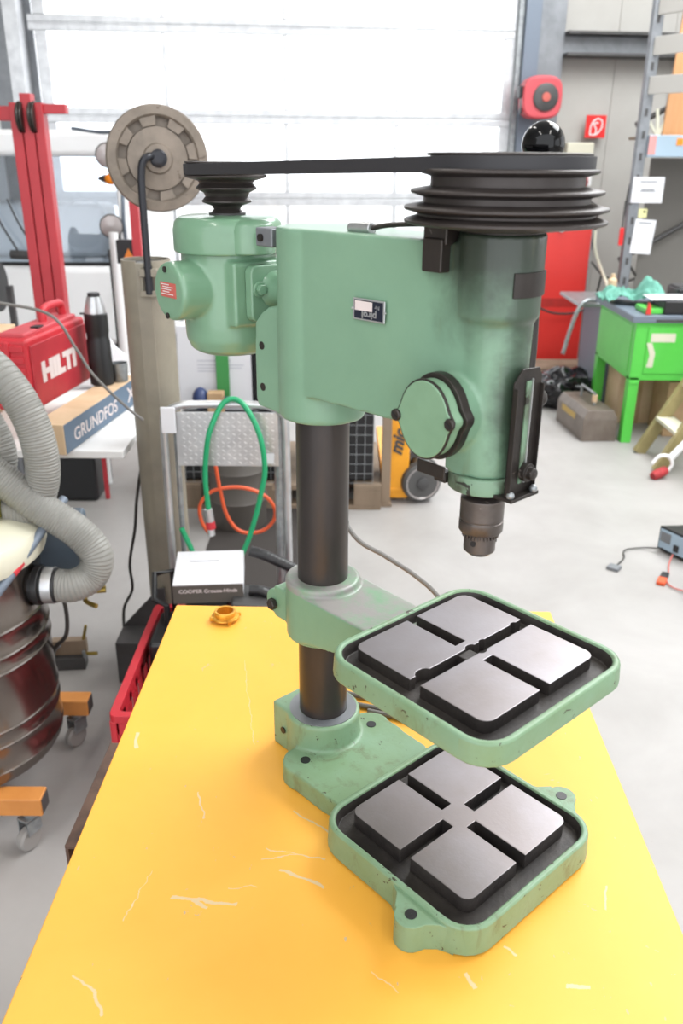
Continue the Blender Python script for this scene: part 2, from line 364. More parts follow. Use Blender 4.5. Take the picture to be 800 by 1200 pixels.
# ================================================================== SETTING
def setting():
    bm = B(); box(bm, (-5, -4.5, -.1), (4.6, 7.6, 0)); struct(make('floor', bm, FLOOR, smooth=False))
    bm = B(); box(bm, (-30, 7.8, -.12), (30, 60, -.02)); struct(make('ground_outside', bm, mat('pale_yard_paving', 0xcfcdca, .8), smooth=False))
    bm = B(); box(bm, (-5.1, -2.8, 4.5), (4.7, 8, 4.6)); struct(make('ceiling', bm, CEIL, smooth=False))
    bm = B(); box(bm, (-5.1, -4.5, 0), (-5, 8, 4.5)); struct(make('wall_left', bm, WALL, smooth=False))
    bm = B(); box(bm, (4.6, -4.5, 0), (4.7, 8, 1.0)); box(bm, (4.6, -4.5, 3.2), (4.7, 8, 4.5))
    for y0, y1 in ((-4.5, -3.5), (-.6, .2), (3.1, 8)): box(bm, (4.6, y0, 1), (4.7, y1, 3.2))
    struct(make('wall_right', bm, WALL, smooth=False))
    for n, (y0, y1) in enumerate(((-3.5, -.6), (.2, 3.1))):
        r = bpy.data.objects.new('window_%d' % (n + 1), None); COL.objects.link(r); r.location = (4.65, (y0 + y1) / 2, 1); struct(r)
        h = (y1 - y0) / 2; bm = B()
        for a, b in ((-h, -h + .06), (h - .06, h), (-.03, .03)): box(bm, (-.04, a, 0), (.04, b, 2.2))
        for a in (0, 2.14): box(bm, (-.04, -h, a), (.04, h, a + .06))
        make('window_frame', bm, WHITE, r, .005)
        for s in (-1, 1):
            bm = B(); box(bm, (-.004, min(s * .03, s * (h - .06)), .06), (.004, max(s * .03, s * (h - .06)), 2.14)); make('pane', bm, GLASS, r, smooth=False)
    A = .1; OY = 7.0
    def bk(o): o.location = (0, OY, 0); o.rotation_euler = (0, 0, A); return o
    # back wall (towards the door), split by the opening; wall sheets are pieces with recessed joints
    wb = bpy.data.objects.new('wall_back', None); COL.objects.link(wb); bk(wb); struct(wb)
    def sheet(x0, x1, z0, z1, m=WALL):
        bm = B(); box(bm, (x0 + .0015, .06, z0), (x1 - .0015, .16, z1)); make('wall_panel', bm, m, wb, .002)
    bm = B(); box(bm, (1.48, .17, 0), (5, .2, 4.5)); box(bm, (-5.4, .17, 0), (-2.5, .2, 4.5)); box(bm, (-2.6, .17, 3.95), (1.6, .2, 4.5)); make('backing', bm, MGREY, wb, smooth=False)
    for x in (1.86, 2.36, 2.86, 3.36, 3.86, 4.2): sheet(x, x + .5, 0, 4.5)
    for x in (-5.3, -4.3, -3.45): sheet(x, x + .85, 0, 4.5)
    for x in (-2.6, -1.6, -.6, .4): sheet(x, x + 1, 3.97, 4.5)
    # jambs and tracks
    def trim(n, lo, hi, m, bev=.004):
        bm = B(); box(bm, lo, hi); struct(bk(make('trim_%d' % n, bm, m, None, bev)))
    trim(1, (1.50, -.10, 0), (1.63, .16, 4.4), BLGREY); trim(2, (1.63, -.04, 0), (1.86, .16, 4.5), MGREY)
    trim(3, (-2.66, -.1, 0), (-2.55, .16, 4.4), ALU); trim(4, (-2.78, -.1, 0), (-2.66, .16, 4.4), MGREY); trim(5, (-2.86, -.16, 0), (-2.78, .16, 4.4), WHITE); trim(6, (-3.02, -.02, 0), (-2.86, .16, 4.4), MGREY)
    trim(11, (1.455, -.05, 0), (1.50, .1, 4.2), GALV)
    for n, (z0, z1, d) in enumerate(((2.36, 2.385, -.14), (2.385, 2.52, -.02), (2.52, 2.545, -.14))): trim(7 + n, (1.86, d, z0), (4.6, .058, z1), MGREY if n == 1 else DGREY)
    trim(10, (-2.55, -.06, 3.95), (1.5, .16, 4.15), MGREY)
    # sectional door: rails, stiles and every pane
    d = bpy.data.objects.new('door_1', None); COL.objects.link(d); bk(d); struct(d)
    X = [-2.41, -1.45, -.47, .47, 1.42]; Z = [0, .585, 1.232, 1.875, 2.54, 3.2, 3.86]
    for i, z in enumerate(Z):
        bm = B(); hw = .055
        box(bm, (-2.5, .0, max(z - hw, 0)), (1.455, .045, z - .006 if z else .08))
        if z: box(bm, (-2.5, .0, z + .006), (1.455, .045, z + hw))
        if z: box(bm, (-2.5, .01, z - .01), (1.455, .04, z + .01))
        make('rail', bm, ALU, d, .004)
    for j in range(len(Z) - 1):
        z0, z1 = Z[j] + (.055 if j else .08), Z[j + 1] - .055
        for i, x in enumerate(X):
            hw = .045 if i in (0, 4) else .017
            bm = B(); box(bm, (x - hw, .002, z0), (x + hw, .04, z1)); make('stile', bm, ALU, d, .003)
        for a, b in zip(X, X[1:]):
            bm = B(); box(bm, (a + .016, .016, z0), (b - .016, .026, z1)); make('pane', bm, GLASS, d, smooth=False)
    bm = B(); box(bm, (1.8, .35, 4.46), (3.8, 6.05, 4.50)); struct(make('window_3', bm, emis('fill_panel_glow', (.95, .98, 1, 1), 4), None, smooth=False))  # glowing panel added out of view as body of the right-hand fill lamp
    for i, t in enumerate(FILL_TUBES):  # battens added as bodies for the ceiling fill lamps
        L = tag(bpy.data.objects.new('fill_batten', None), ('white batten added for fill light, ', )[0] + ('left of the row nearest the open rear', 'right of the row nearest the open rear', 'left one of the middle row', 'right one of the middle row', 'left one of the row nearest the door', 'right one of the row nearest the door')[i], 'light', 'battens added for fill light under the ceiling'); COL.objects.link(L); L.location = t
        bm = B(); box(bm, (-.08, -.8, 0), (.08, .8, .2)); make('housing', bm, WHITE, L, .01)
        bm = B(); cyl(bm, (0, -.75, -.03), (0, .75, -.03), .018); make('tube', bm, FILL_TUBEM, L)
setting()

# ================================================================== YELLOW BENCH
def bench():
    W = empty('workbench', (0, 0, 0), 'yellow painted steel workbench, scratched, carrying the green drill press', 'workbench', -.0212)
    bm = B(); box(bm, (-.2690, -.75, .821), (.3710, .3715, .856)); make('bench_top', bm, [YEL], W, .0025, 2)
    bm = B()
    for a, b in (((-.262, -.74, .72), (.364, -.72, .821)), ((-.262, .345, .72), (.364, .365, .821)), ((-.262, -.72, .72), (-.242, .345, .821)), ((.344, -.72, .72), (.364, .345, .821))): box(bm, a, b)
    make('apron', bm, YELE, W, .002)
    for x in (-.255, .307):
        for y in (-.73, .305):
            bm = B(); box(bm, (x, y, 0), (x + .05, y + .05, .72)); make('leg', bm, YELE, W, .003)
    bm = B(); box(bm, (-.25, -.72, .2), (.35, .34, .225)); make('shelf', bm, YELE, W, .003)
    S = empty('steel_angle', (-.420, .08, 0), 'rusty brown steel section leaning below the left edge of the yellow bench', 'steel bar', -.03)
    bm = B(); box(bm, (-.018, .10, .50), (.02, .37, .508)); box(bm, (.012, .10, .46), (.02, .37, .5)); box(bm, (-.018, .10, .46), (-.012, .37, .5)); make('channel', bm, mat('brown_steel', 0x6e564a, .6, .3, 0x4f3e37, 20), S, .0015)
    for y in (.13, .33): bm = B(); box(bm, (-.008, y, 0), (.01, y + .02, .46)); make('prop', bm, DGREY, S, .001)
    N = empty('lock_nut', (-.170, .3275, .856), 'small yellow metal pipe ring lying at the back edge of the bench', 'ring nut')
    bm = B(); lathe(bm, [(.0145, 0), (.0145, .004), (.0225, .004), (.0235, .006), (.0225, .008), (.018, .009), (.018, .016), (.017, .0175), (.0135, .0175), (.0135, 0)], close=False, seg=40)
    # close inner
    make('ring', bm, GOLDN, N, .0005)
    for k in range(4): bm = B(); a = k * pi / 2 + .4; box(bm, (.020, -.003, .003), (.026, .003, .009), (0, 0, a), (0, 0, 0)); make('lug', bm, GOLDN, N, .0008)
bench()

# ================================================================== DRILL PRESS
K = .083
def drill():
    D = empty('drill_press', (0, 0, .85), 'green cast iron bench drill press with stepped black pulley and two slotted tables', 'drill press', -.835)
    def mk(n, bm, m, bev=0, **k): return make(n, bm, m, D, bev, **k)
    # ---- base casting
    bm = B()
    pts = [(.0, -.082), (.02, -.085), (.06, -.082), (.13, -.082), (.13, .078), (.06, .072), (.02, .078), (.0, .07)]
    lug = lambda a, b: None
    body = [(-.002, -.04)]
    def arc(cx, cy, r, a0, a1, n=8): return [(cx + r * cos(radians(a0 + (a1 - a0) * i / n)), cy + r * sin(radians(a0 + (a1 - a0) * i / n))) for i in range(n + 1)]
    out = arc(.030, -.056, .027, 180, 290) + [(.127, -.078), (.127, .074)] + arc(.032, .053, .027, 70, 180)
    prism(bm, out, .006, .033)
    box(bm, (-.052, -.041, .006), (.0, .041, .070))
    lathe(bm, [(.047, .006), (.047, .066), (.045, .069), (.030, .069)], seg=64)
    base = mk('base_plate', bm, GREENT); cast(base, .0022, 3)
    for q in ((.0315, -.056), (.0335, .054)):
        bm = B(); lathe(bm, [(.0001, .0325), (.0062, .0325), (.0062, .0338), (.0001, .0338)], (q[0], q[1], 0), seg=20, close=False); mk('bolt_hole', bm, BLACK)
    bm = B(); lathe(bm, [(.0045, 0), (.0045, .0015)], (-.030, -.0415, .036), (0, -1, 0), 16); mk('clamp_hole', bm, BLACK)
    # ---- trays
    def tray(name, cx, hu, hv, r, zb, zt, lugs, drop, cy):
        bm = B(); t = .0075
        O = rrect(cx, cy, hu, hv, r); I = rrect(cx, cy, hu - t, hv - t, r - t); O2 = rrect(cx, cy, hu + .001, hv + .001, r); I2 = rrect(cx, cy, hu - t - .002, hv - t - .002, r - t); Bt = rrect(cx, cy, hu - .003, hv - .003, r)
        L = lambda P, z: [(x, y, z) for x, y in P]
        O3 = rrect(cx, cy, hu - .0015, hv - .0015, r); I3 = rrect(cx, cy, hu - t + .0015, hv - t + .0015, r - t)
        loops = [L(Bt, zb), L(O2, zb + .004), L(O, zt - .002), L(O3, zt), L(I3, zt), L(I, zt - .002), L(I2, zt - drop)]
        loft(bm, loops, [0, 0, 0, 0, 0, 1, 1])
        for (lx, ly) in lugs:
            s = 1 if ly > 0 else -1
            pl = []
            ya = hv - .004 + s * cy
            for dx, dy in ((-.052, ya), (-.040, ya + .0035), (-.028, ya + .009), (-.018, ya + .022)): pl.append((lx + dx, s * dy))
            for i in range(9): a = radians(165 - 150 * i / 8); pl.append((lx + .0165 * cos(a), s * (abs(ly) + .0165 * sin(a))))
            for dx, dy in ((.018, ya + .016), (.026, ya + .007), (.036, ya + .002), (.042, ya)): pl.append((lx + dx, s * dy))
            prism(bm, pl, zb, zt - .004)
        o = mk(name, bm, [GREENT, DARKG], .0012)
        for (lx, ly) in lugs:
            b2 = B(); lathe(b2, [(.0001, zt - .0045), (.0062, zt - .0045), (.0062, zt - .0034), (.0001, zt - .0034)], (lx, ly, 0), seg=20, close=False); make('bolt_hole', b2, BLACK, o)
        return o
    lower = tray('lower_tray', .2315, .1100, .1118, .036, .006, .043, [(.2805, -.130), (.281, .120)], .014, -.0045)
    upper = tray('drip_tray', .2385, .108, .112, .034, .178 + K - .027, .1785 + K, [], .014, -.004)
    # slotted plates
    def plate(name, parent, cx, h, z0, z1, cross, bites):
        s = .0072; c = .018; r = .012
        def corner(sx, sy): return [(cx + sx * (h - r) + r * cos(a) * sx, sy * (h - r) + r * sin(a) * sy) for a in [radians(90 * i / 5) for i in range(6)]]
        bm = B()
        if not cross:
            P = corner(1, 1)[::1] + [(cx + s, h), (cx + s, c), (cx - s, c), (cx - s, h)] + corner(-1, 1)[::-1] + [(cx - h, s), (cx - c, s), (cx - c, -s), (cx - h, -s)] + corner(-1, -1) + [(cx - s, -h), (cx - s, -c), (cx + s, -c), (cx + s, -h)] + corner(1, -1)[::-1] + [(cx + h, -s), (cx + c, -s), (cx + c, s), (cx + h, s)]
            prism(bm, P, z0, z1, 1, 0)
        else:
            for sg in (-1, 1):
                def bite(x, y0, rr): return [(x + sg * rr * sin(radians(a)) * .6, y0 + rr * cos(radians(a))) for a in range(180, -1, -30)]
                xi = cx + sg * s * .9
                P = [(xi, -h + .004), (xi + sg * .004, -h)] + ([] if sg > 0 else [(xi - .012, -h), (xi - .012, -h + .006), (xi - .005, -h + .011), (xi, -h + .010)][:0]) + corner(sg, -1)[::-1][0:0]
                P = [(xi, -h)] + [p for p in corner(sg, -1)[::-1]] + [(cx + sg * h, -s), (cx + sg * c, -s), (cx + sg * c, s), (cx + sg * h, s)] + [p for p in corner(sg, 1)] + [(xi, h)]
                for y0, rr in (((.072, .004), (.020, .004), (.002, .0065), (-.068, .0095)) if sg < 0 else ((.006, .005),)): P += bite(xi, y0, rr)[::-1]
                prism(bm, P, z0, z1, 1, 0)
            box(bm, (cx - s, -.016, z0), (cx + s, .002, z1 - .003))
        return make(name, bm, [DARKG, STEEL], parent, .0009)
    plate('table_plate', lower,   .2285, .0848, .029, .0475, False, None)
    plate('table_plate', upper, .2318, .0858, .178 + K - .016, .178 + K, True, None)
    # ---- column
    bm = B(); cyl(bm, (0, 0, .03), (0, 0, .55 + K), .03, seg=64); mk('column', bm, COLM)
    bm = B(); lathe(bm, [(.0305, .0685), (.0425, .0685), (.0425, .0700), (.0305, .0702)], seg=48, close=False); mk('column_collar', bm, MGREY)
    # ---- table arm
    bm = B(); z1 = .165 + K
    lathe(bm, [(.044, .098 + K), (.0445, .172 + K), (.0425, .174 + K), (.0305, .174 + K)], seg=64)
    P = [(0, -.0445), (.08, -.043), (.15, -.040), (.15, .040), (.08, .043), (0, .0445)]
    loft(bm, [[(x, y, .100 + K + x * .22) for x, y in P], [(x, y, z1) for x, y in P]])
    box(bm, (-.053, -.033, .108 + K), (-.02, -.006, .150 + K)); box(bm, (-.053, .006, .108 + K), (-.02, .033, .150 + K))
    lathe(bm, [(.0165, 0), (.0165, .066)], (-.053, -.033, .128 + K), (0, 1, 0), 24)
    arm = mk('table_arm', bm, GREENA); cast(arm, .0018, 2)
    bm = B(); lathe(bm, [(.0075, 0), (.0075, .006), (.006, .007)], (-.053, -.034, .126 + K), (0, -1, 0), 6); make('clamp_bolt', bm, BLACKS, arm, .0008)
    bm = B(); p0 = V(-.052, .047, .150 + K); p1 = V(-.0335, .062, .214 + K)
    cyl(bm, p0, p0.lerp(p1, .6), .0055, .0075, 16); cyl(bm, p0.lerp(p1, .6), p1, .0075, .0078, 16); sphere(bm, p1, .0078, 16); sphere(bm, p0, .010, 16); cyl(bm, (-.055, .033, .14 + K), p0, .008, .008, 12)
    make('clamp_lever', bm, BLACKS, arm)
    # ---- head casting
    bm = B(); zt = .5695 + K; zb = .404 + K
    lathe(bm, [(.0455, .372 + K), (.047, .376 + K), (.047, zt - .002), (.045, zt)], seg=64)
    prism(bm, hull([(0, 0, .044), (.2285, 0, .0300)], 48), zb, zt)
    lathe(bm, [(.0295, .3705 + K), (.0300, .373 + K), (.0315, .505 + K), (.0358, .511 + K), (.0362, .575 + K), (.0362, .578 + K)], (.2285, 0, 0), seg=64)
    # clamp ears and rounded lug at the back of the column
    ear = [(-.073, .383 + K), (-.068, .374 + K), (-.02, .372 + K), (-.02, .49 + K), (-.045, .487 + K), (-.060, .478 + K), (-.071, .466 + K)]
    for y0, y1 in ((-.036, -.006), (.006, .036)):
        lo = [bm.verts.new((x, y0, z)) for x, z in ear]; hi = [bm.verts.new((x, y1, z)) for x, z in ear]
        bm.faces.new(lo); bm.faces.new(hi)
        for i in range(len(ear)): bm.faces.new([lo[i], lo[(i + 1) % len(ear)], hi[(i + 1) % len(ear)], hi[i]])
    # housing of the feed pinion
    prism(bm, [(.031 * cos(i * pi / 16), .034 * sin(i * pi / 16)) for i in range(32)], -.02, .046, fn=lambda x, y, z: (.2115 + x, -z, .4265 + K + y))
    prism(bm, [(.205, .40 + K), (.205, .372 + K), (.225, .365 + K), (.232, .40 + K)], -.0, .030, fn=lambda x, y, z: (x, -z, y))
    head = mk('head_casting', bm, GREENH); cast(head, .0021, 3)
    for z in (.4435, .3975):
        bm = B(); lathe(bm, [(.0001, 0), (.0045, 0), (.0045, .0012), (.0001, .0012)], (-.0595, -.0352, z + K), (0, -1, 0), 16, close=False); make('clamp_hole', bm, BLACKS, head)
    bm = B(); box(bm, (-.068, -.034, .547 + K), (-.040, -.012, .566 + K)); o = make('adjusting_block', bm, MGREY, head, .002)
    bm = B(); lathe(bm, [(.004, 0), (.004, .0025)], (-.058, -.034, .556 + K), (0, -1, 0), 12); make('screw', bm, BLACKS, o)
    # seams: thin dark fill line in the casting below the thicker top of the boss
    bm = B(); an = [radians(a) for a in range(-34, 43, 7)]
    oo = [(.2285 + .0378 * cos(a), .0378 * sin(a)) for a in an] + [(.2285 + .035 * cos(a), .035 * sin(a)) for a in an[::-1]]
    m_ = len(oo); la = [bm.verts.new((x, y, .529 + K)) for x, y in oo]; lb = [bm.verts.new((x, y, .549 + K)) for x, y in oo]; h_ = m_ // 2
    for i in range(m_): bm.faces.new([la[i], la[(i + 1) % m_], lb[(i + 1) % m_], lb[i]])
    for L in (la, lb):
        for i in range(h_ - 1): bm.faces.new([L[i], L[i + 1], L[m_ - 2 - i], L[m_ - 1 - i]])
    mk('oiler_band', bm, BLACKS, .0006)
    # ---- feed pinion cover
    def cover_outline(r, ear_r, grow=0):
        pts = []
        for i in range(60):
            a = 2 * pi * i / 60; rr = r
            x, y = rr * cos(a), rr * sin(a)
            pts.append((x, y))
        return hull_keep(pts, r, ear_r, grow)
    def hull_keep(pts, r, er, grow):
        res = []
        for x, y in pts:
            a = math.atan2(y, x); k = 0
            for ae in (radians(4), radians(183)):
                d = (a - ae + pi) % (2 * pi) - pi; k = max(k, math.exp(-(d / .17) ** 2))
            rr = math.hypot(x, y) + er * k; res.append((rr * cos(a), rr * sin(a)))
        return res
    def disc(bm, r, er, v0, v1, cx=.2115, cz=.4265 + K):
        prism(bm, cover_outline(r, er), v0, v1, fn=lambda x, y, z: (cx + x * .83, -z, cz + y))
    bm = B(); disc(bm, .0385, .006, .044, .054); o = mk('cover_flange', bm, BLACKS, .001)
    bm = B(); disc(bm, .0356, .006, .0655, .0682); mk('cover_rim', bm, BLACKS, .0008)
    bm = B(); disc(bm, .0342, .006, .054, .0692); cov = mk('pinion_cover', bm, mat('green_enamel_cover', 0x7ea083, .42, 0, 0x729376, 9, spots=0x3b3a28, spotlo=.72, spotscale=70), .0016)
    for a, rr in ((4, .0375), (183, .0375)):
        bm = B(); c = (.2115 + .83 * rr * cos(radians(a)), -.069, .4265 + K + rr * sin(radians(a)))
        lathe(bm, [(.0055, 0), (.0055, .002), (.0045, .003)], c, (0, -1, 0), 20); s = make('screw', bm, BLACKS, cov, .0004)
        bm = B(); box(bm, (c[0] - .0045, c[1] - .0034, c[2] - .0007), (c[0] + .0045, c[1] - .0028, c[2] + .0007), (0, .6, 0)); make('screw', bm, BLACK, cov)
    # neck rib from housing down to the quill boss
    # ---- quill, collar, depth guard, chuck
    bm = B(); lathe(bm, [(.0262, .3725 + K), (.0262, .352 + K)], (.2285, 0, 0), seg=48); mk('quill', bm, BLACKS)
    bm = B(); lathe(bm, [(.030, .3535 + K), (.0335, .355 + K), (.0335, .3690 + K), (.0325, .3705 + K), (.0265, .3705 + K), (.0265, .3535 + K)], (.2285, 0, 0), seg=56, close=False); ring = mk('depth_clamp', bm, GREEND, .0008)
    bm = B(); box(bm, (.172, -.031, .3600 + K), (.206, -.029, .3730 + K)); box(bm, (.192, -.029, .3565 + K), (.206, -.018, .3665 + K)); make('stop_tab', bm, BLACKS, ring, .001)
    G = B(); u0 = .2655
    def gp(y0, y1, z0, z1, ua, ub): box(G, (ua, y0, z0 + K), (ub, y1, z1 + K))
    outl = [(-.0190, .358), (.0185, .358), (.0195, .462), (.0145, .470), (-.0085, .471), (-.0190, .460)]
    lo = [G.verts.new((u0, y, z + K)) for y, z in outl]; hi = [G.verts.new((u0 + .002, y, z + K)) for y, z in outl]
    G.faces.new(lo); G.faces.new(hi)
    for i in range(6): G.faces.new([lo[i], lo[(i + 1) % 6], hi[(i + 1) % 6], hi[i]])
    gp(-.0190, -.0178, .358, .456, u0, u0 + .006); gp(.0173, .0185, .358, .456, u0, u0 + .006)
    gp(-.020, .020, .3545, .358, .250, .275); guard = mk('depth_guard', G, BLACKS, .0007)
    bm = B(); box(bm, (u0 + .0018, -.0030, .368 + K), (u0 + .0032, .0030, .460 + K)); make('slot', bm, GREEND, guard)
    bm = B(); box(bm, (u0 + .003, .0030, .368 + K), (u0 + .0045, .0042, .462 + K)); make('slot_edge', bm, ALU, guard)
    bm = B(); lathe(bm, [(.0085, 0), (.0085, .006), (.0055, .0062), (.0055, .011), (.004, .012)], (u0 + .003, .0035, .378 + K), (1, 0, 0), 24); make('pointer_nut', bm, BLACKS, guard, .0006)
    bm = B(); sphere(bm, (u0 - .004, .024, .440 + K), .0085, 16); make('stop_knob', bm, BLACKS, guard)
    for q in ((.268, -.0165), (.270, .014)):
        bm = B(); sphere(bm, (q[0] + .003, q[1], .3605 + K), .0038, 12); make('bolt', bm, GALV, guard)
    bm = B()
    lathe(bm, [(.013, 0.3545 + K), (.013, 0.3465 + K), (.0185, 0.3450 + K), (.0205, 0.3430 + K), (.0205, 0.3230 + K), (.0198, 0.3225 + K), (.0198, 0.3210 + K), (.0208, 0.3205 + K), (.0208, 0.3110 + K), (.0195, 0.3090 + K), (.0153, 0.3080 + K), (.0150, 0.2895 + K), (.0105, 0.2855 + K), (.0050, 0.2845 + K), (.0050, 0.2910 + K), (.0001, 0.2910 + K)], (.2285, 0, 0), seg=64)
    for k in range(30):
        a = 2 * pi * k / 30; box(bm, (.2285 + .0148, -.0007, .304 + K), (.2285 + .0175, .0007, .309 + K), (0, 0, a), (.2285, 0, .304 + K))
    ch = mk('drill_chuck', bm, CHUCK, .0005)
    for a in (-75, 45, 165):
        bm = B(); d = V(cos(radians(a)), sin(radians(a)), 0); lathe(bm, [(.0028, 0), (.0028, .0007)], V(.2285, 0, .300 + K) + d * .0150, d, 14); make('key_hole', bm, BLACK, ch)
    # ---- spindle pulley
    bm = B(); zs = [(.5865, .0822), (.5965, .0826), (.6090, .0776), (.6245, .0722)]
    prof = [(.02, .577), (.045, .580), (.078, .584)]
    def rim(r, z): return [(r - .001, z - .0016), (r, z - .0008), (r, z + .0008), (r - .001, z + .0016)]
    for i, (z, r) in enumerate(zs):
        prof += rim(r, z)
        if i < 3:
            zz, rn = zs[i + 1]; g = min(r, rn) - .0105; prof += [(g, z + .0042), (g, zz - .0042)]
    prof += [(.0625, .6265), (.0625, .6355), (.0655, .6357), (.066, .6365), (.0655, .6375), (.063, .638), (.024, .638), (.022, .6385), (.010, .6385)]
    lathe(bm, [(r, z + K) for r, z in prof], (.2285, 0, 0), seg=96); pul = mk('spindle_pulley', bm, PULLEY)
    bm = B(); lathe(bm, [(.0335, .557 + K), (.0335, .583 + K)], (.2285, 0, 0), seg=40); mk('bearing_collar', bm, BLACKS, .001)
    # ---- motor pulley
    MU = -.166
    bm = B(); zs = [(.5735, .019, 1), (.587, .028, 0), (.601, .034, 0), (.6135, .046, 0)]
    prof = [(.019, .569), (.019, .571)]
    for i, (z, r, _) in enumerate(zs):
        prof += rim(r, z)
        if i < 3:
            zz, rn, _ = zs[i + 1]; g = min(r, rn) - .004; prof += [(g, z + .005), (g + .002, zz - .005)]
    prof += [(.0405, .616), (.0405, .6255), (.0455, .627), (.0455, .6285), (.0001, .6285)]
    lathe(bm, [(r, z + K) for r, z in prof], (MU, 0, 0), seg=64); mk('motor_pulley', bm, PULLEY)
    # ---- belt
    R1, R2, d = .047, .068, .2285 - MU; al = math.asin((R2 - R1) / d)
    path = []
    for i in range(33): a = pi / 2 + al + (pi - 2 * al) * i / 32; path.append((MU + R1 * cos(a), R1 * sin(a)))
    for i in range(41): a = -pi / 2 - al + (pi + 2 * al) * i / 40; path.append((.2285 + R2 * cos(a), R2 * sin(a)))
    n = len(path); bm = B(); loops = []
    for i, (x, y) in enumerate(path):
        a, b = path[i - 1], path[(i + 1) % n]; t = V(b[0] - a[0], b[1] - a[1], 0).normalized(); nn = V(t.y, -t.x, 0)
        s = min(max((x - MU) / d, 0), 1); zc = .6205 + .0095 * s + K
        loops.append([V(x, y, 0) + nn * o + V(0, 0, zc + h) for o, h in ((0, -.0058), (0, .0058), (-.0085, .004), (-.0085, -.004))])
    R = [[bm.verts.new(p) for p in l] for l in loops]
    for i in range(n):
        a, b = R[i], R[(i + 1) % n]
        for k in range(4): bm.faces.new([a[k], a[(k + 1) % 4], b[(k + 1) % 4], b[k]])
    mk('drive_belt', bm, BELT, .0006)
    # ---- motor
    bm = B(); z0 = .4165 + K
    lathe(bm, [(.02, z0 - .001), (.040, z0 + .001), (.049, z0 + .006), (.0545, z0 + .018), (.0555, z0 + .035), (.0555, .545 + K)], (MU, 0, 0), seg=64)
    lathe(bm, [(.0325, 0), (.0325, .079), (.0315, .083), (.0285, .0845)], (MU, 0, .4935 + K), (0, -1, 0), 48)
    box(bm, (MU, -.036, .456 + K), (MU + .060, .036, .526 + K))
    mo = mk('motor', bm, GREENM); cast(mo, .0022, 5)
    bm = B(); lathe(bm, [(.0565, .532 + K), (.0625, .5325 + K), (.0630, .535 + K), (.0630, .556 + K), (.0610, .565 + K), (.0560, .5705 + K), (.048, .572 + K), (.001, .573 + K)], (MU, 0, 0), seg=64)
    lathe(bm, [(.027, .534 + K), (.027, .558 + K), (.024, .566 + K), (.016, .570 + K), (.001, .571 + K)], (MU + .050, -.004, 0), seg=40)
    c = make('motor_cap', bm, GREENM, mo, .002)
    bm = B(); lathe(bm, [(.021, .572 + K), (.021, .5745 + K), (.012, .5748 + K), (.012, .576 + K)], (MU, 0, 0), seg=32); make('shaft_disc', bm, DGREY, mo)
    bm = B(); cyl(bm, (MU, 0, .572 + K), (MU, 0, .62 + K), .008); make('shaft', bm, BLACKS, mo)
    bm = B(); P = rrect(.013, .4925 + K, .036, .031, .009); prism(bm, P, MU + .0605, MU + .0735, fn=lambda x, y, z: (z, x, y)); fl = make('mounting_plate', bm, GREENM, mo, .0025)
    bm = B(); lathe(bm, [(.0085, 0), (.0085, .0035)], (MU + .0735, -.0135, .498 + K), (1, 0, 0), 24); lathe(bm, [(.0062, .0035), (.0062, .009)], (MU + .0735, -.0135, .498 + K), (1, 0, 0), 6); make('hex_bolt', bm, GREENM, fl, .0008)
    bm = B(); lathe(bm, [(.021, 0), (.0175, .006), (.0165, .014), (.0165, .028)], (MU + .0735, .010, .496 + K), (1, 0, 0), 32); make('boss', bm, GREENM, fl, .0008)
    bm = B(); cyl(bm, (MU + .10, .010, .496 + K), (-.03, .010, .496 + K), .0160, seg=32); make('pivot_shaft', bm, DGREY, mo)
    bm = B(); fz = .4965 + K; box(bm, (MU - .0150, -.0855, fz - .0090), (MU + .0165, -.0842, fz + .0070)); lb = make('rating_plate', bm, PINK, mo, .0003)
    bm = B()
    for k in range(5): box(bm, (MU - .012 + (k % 2) * .003, -.0862, fz + .0045 - k * .0026), (MU + .004 + (k * 5 % 3) * .004, -.0855, fz + .0055 - k * .0026))
    make('print', bm, SILV, lb)
    for dz in (.024, -.027):
        bm = B(); lathe(bm, [(.0035, 0), (.0035, .0015)], (MU - .004, -.0842, .4935 + K + dz), (0, -1, 0), 12); make('screw', bm, BLACKS, mo)
    # ---- belt tension handle
    bm = B(); cyl(bm, (.065, -.02, .5725 + K), (.094, -.02, .5735 + K), .0058, .0058, 20); h = mk('tension_handle', bm, ALU, .0012)
    bm = B(); tube(bm, [(.092, -.02, .5735 + K), (.11, -.014, .577 + K), (.145, -.006, .5795 + K), (.175, 0, .5785 + K)], .0024, 10); make('rod', bm, BLACKS, h)
    bm = B(); box(bm, (.178, -.043, .545 + K), (.200, -.030, .5725 + K)); box(bm, (.176, -.040, .567 + K), (.202, .02, .584 + K)); mk('slide_bracket', bm, BLACKS, .0015)
    # ---- feed lever with ball knob, behind the spindle
    q0 = V(.19, .040, .4315 + K); q1 = V(.19, .082, .44 + K); q2 = V(.1885, .1, .646 + K)
    bm = B(); cyl(bm, (.2115, .02, .4315 + K), (.2115, .075, .4315 + K), .014); make('feed_shaft', bm, BLACKS, D)
    bm = B(); tube(bm, [V(.2115, .070, .4315 + K), V(.209, .082, .46 + K), V(.195, .095, .56 + K), q2], .0055, 12); fl = mk('feed_lever', bm, BLACKS)
    bm = B(); sphere(bm, q2, .0192, 40); make('ball_knob', bm, BAKE, fl)
    # ---- name plate, mounted upside down
    N = B(); box(N, (.0925, -.0428, .4935 + K), (.1325, -.0414, .5135 + K)); 
    # the flank tapers: follow it
    npl = make('name_plate', N, ALU, D, .0006)
    npl_rot = math.asin((.044 - .0325) / .2285)
    yq = -.0412
    def onp(name, x0, x1, z0, z1, m, d=.0003):
        b = B(); box(b, (x0, -.0428 - d, z0 + K), (x1, -.0427, z1 + K)); return make(name, b, m, npl, smooth=False)
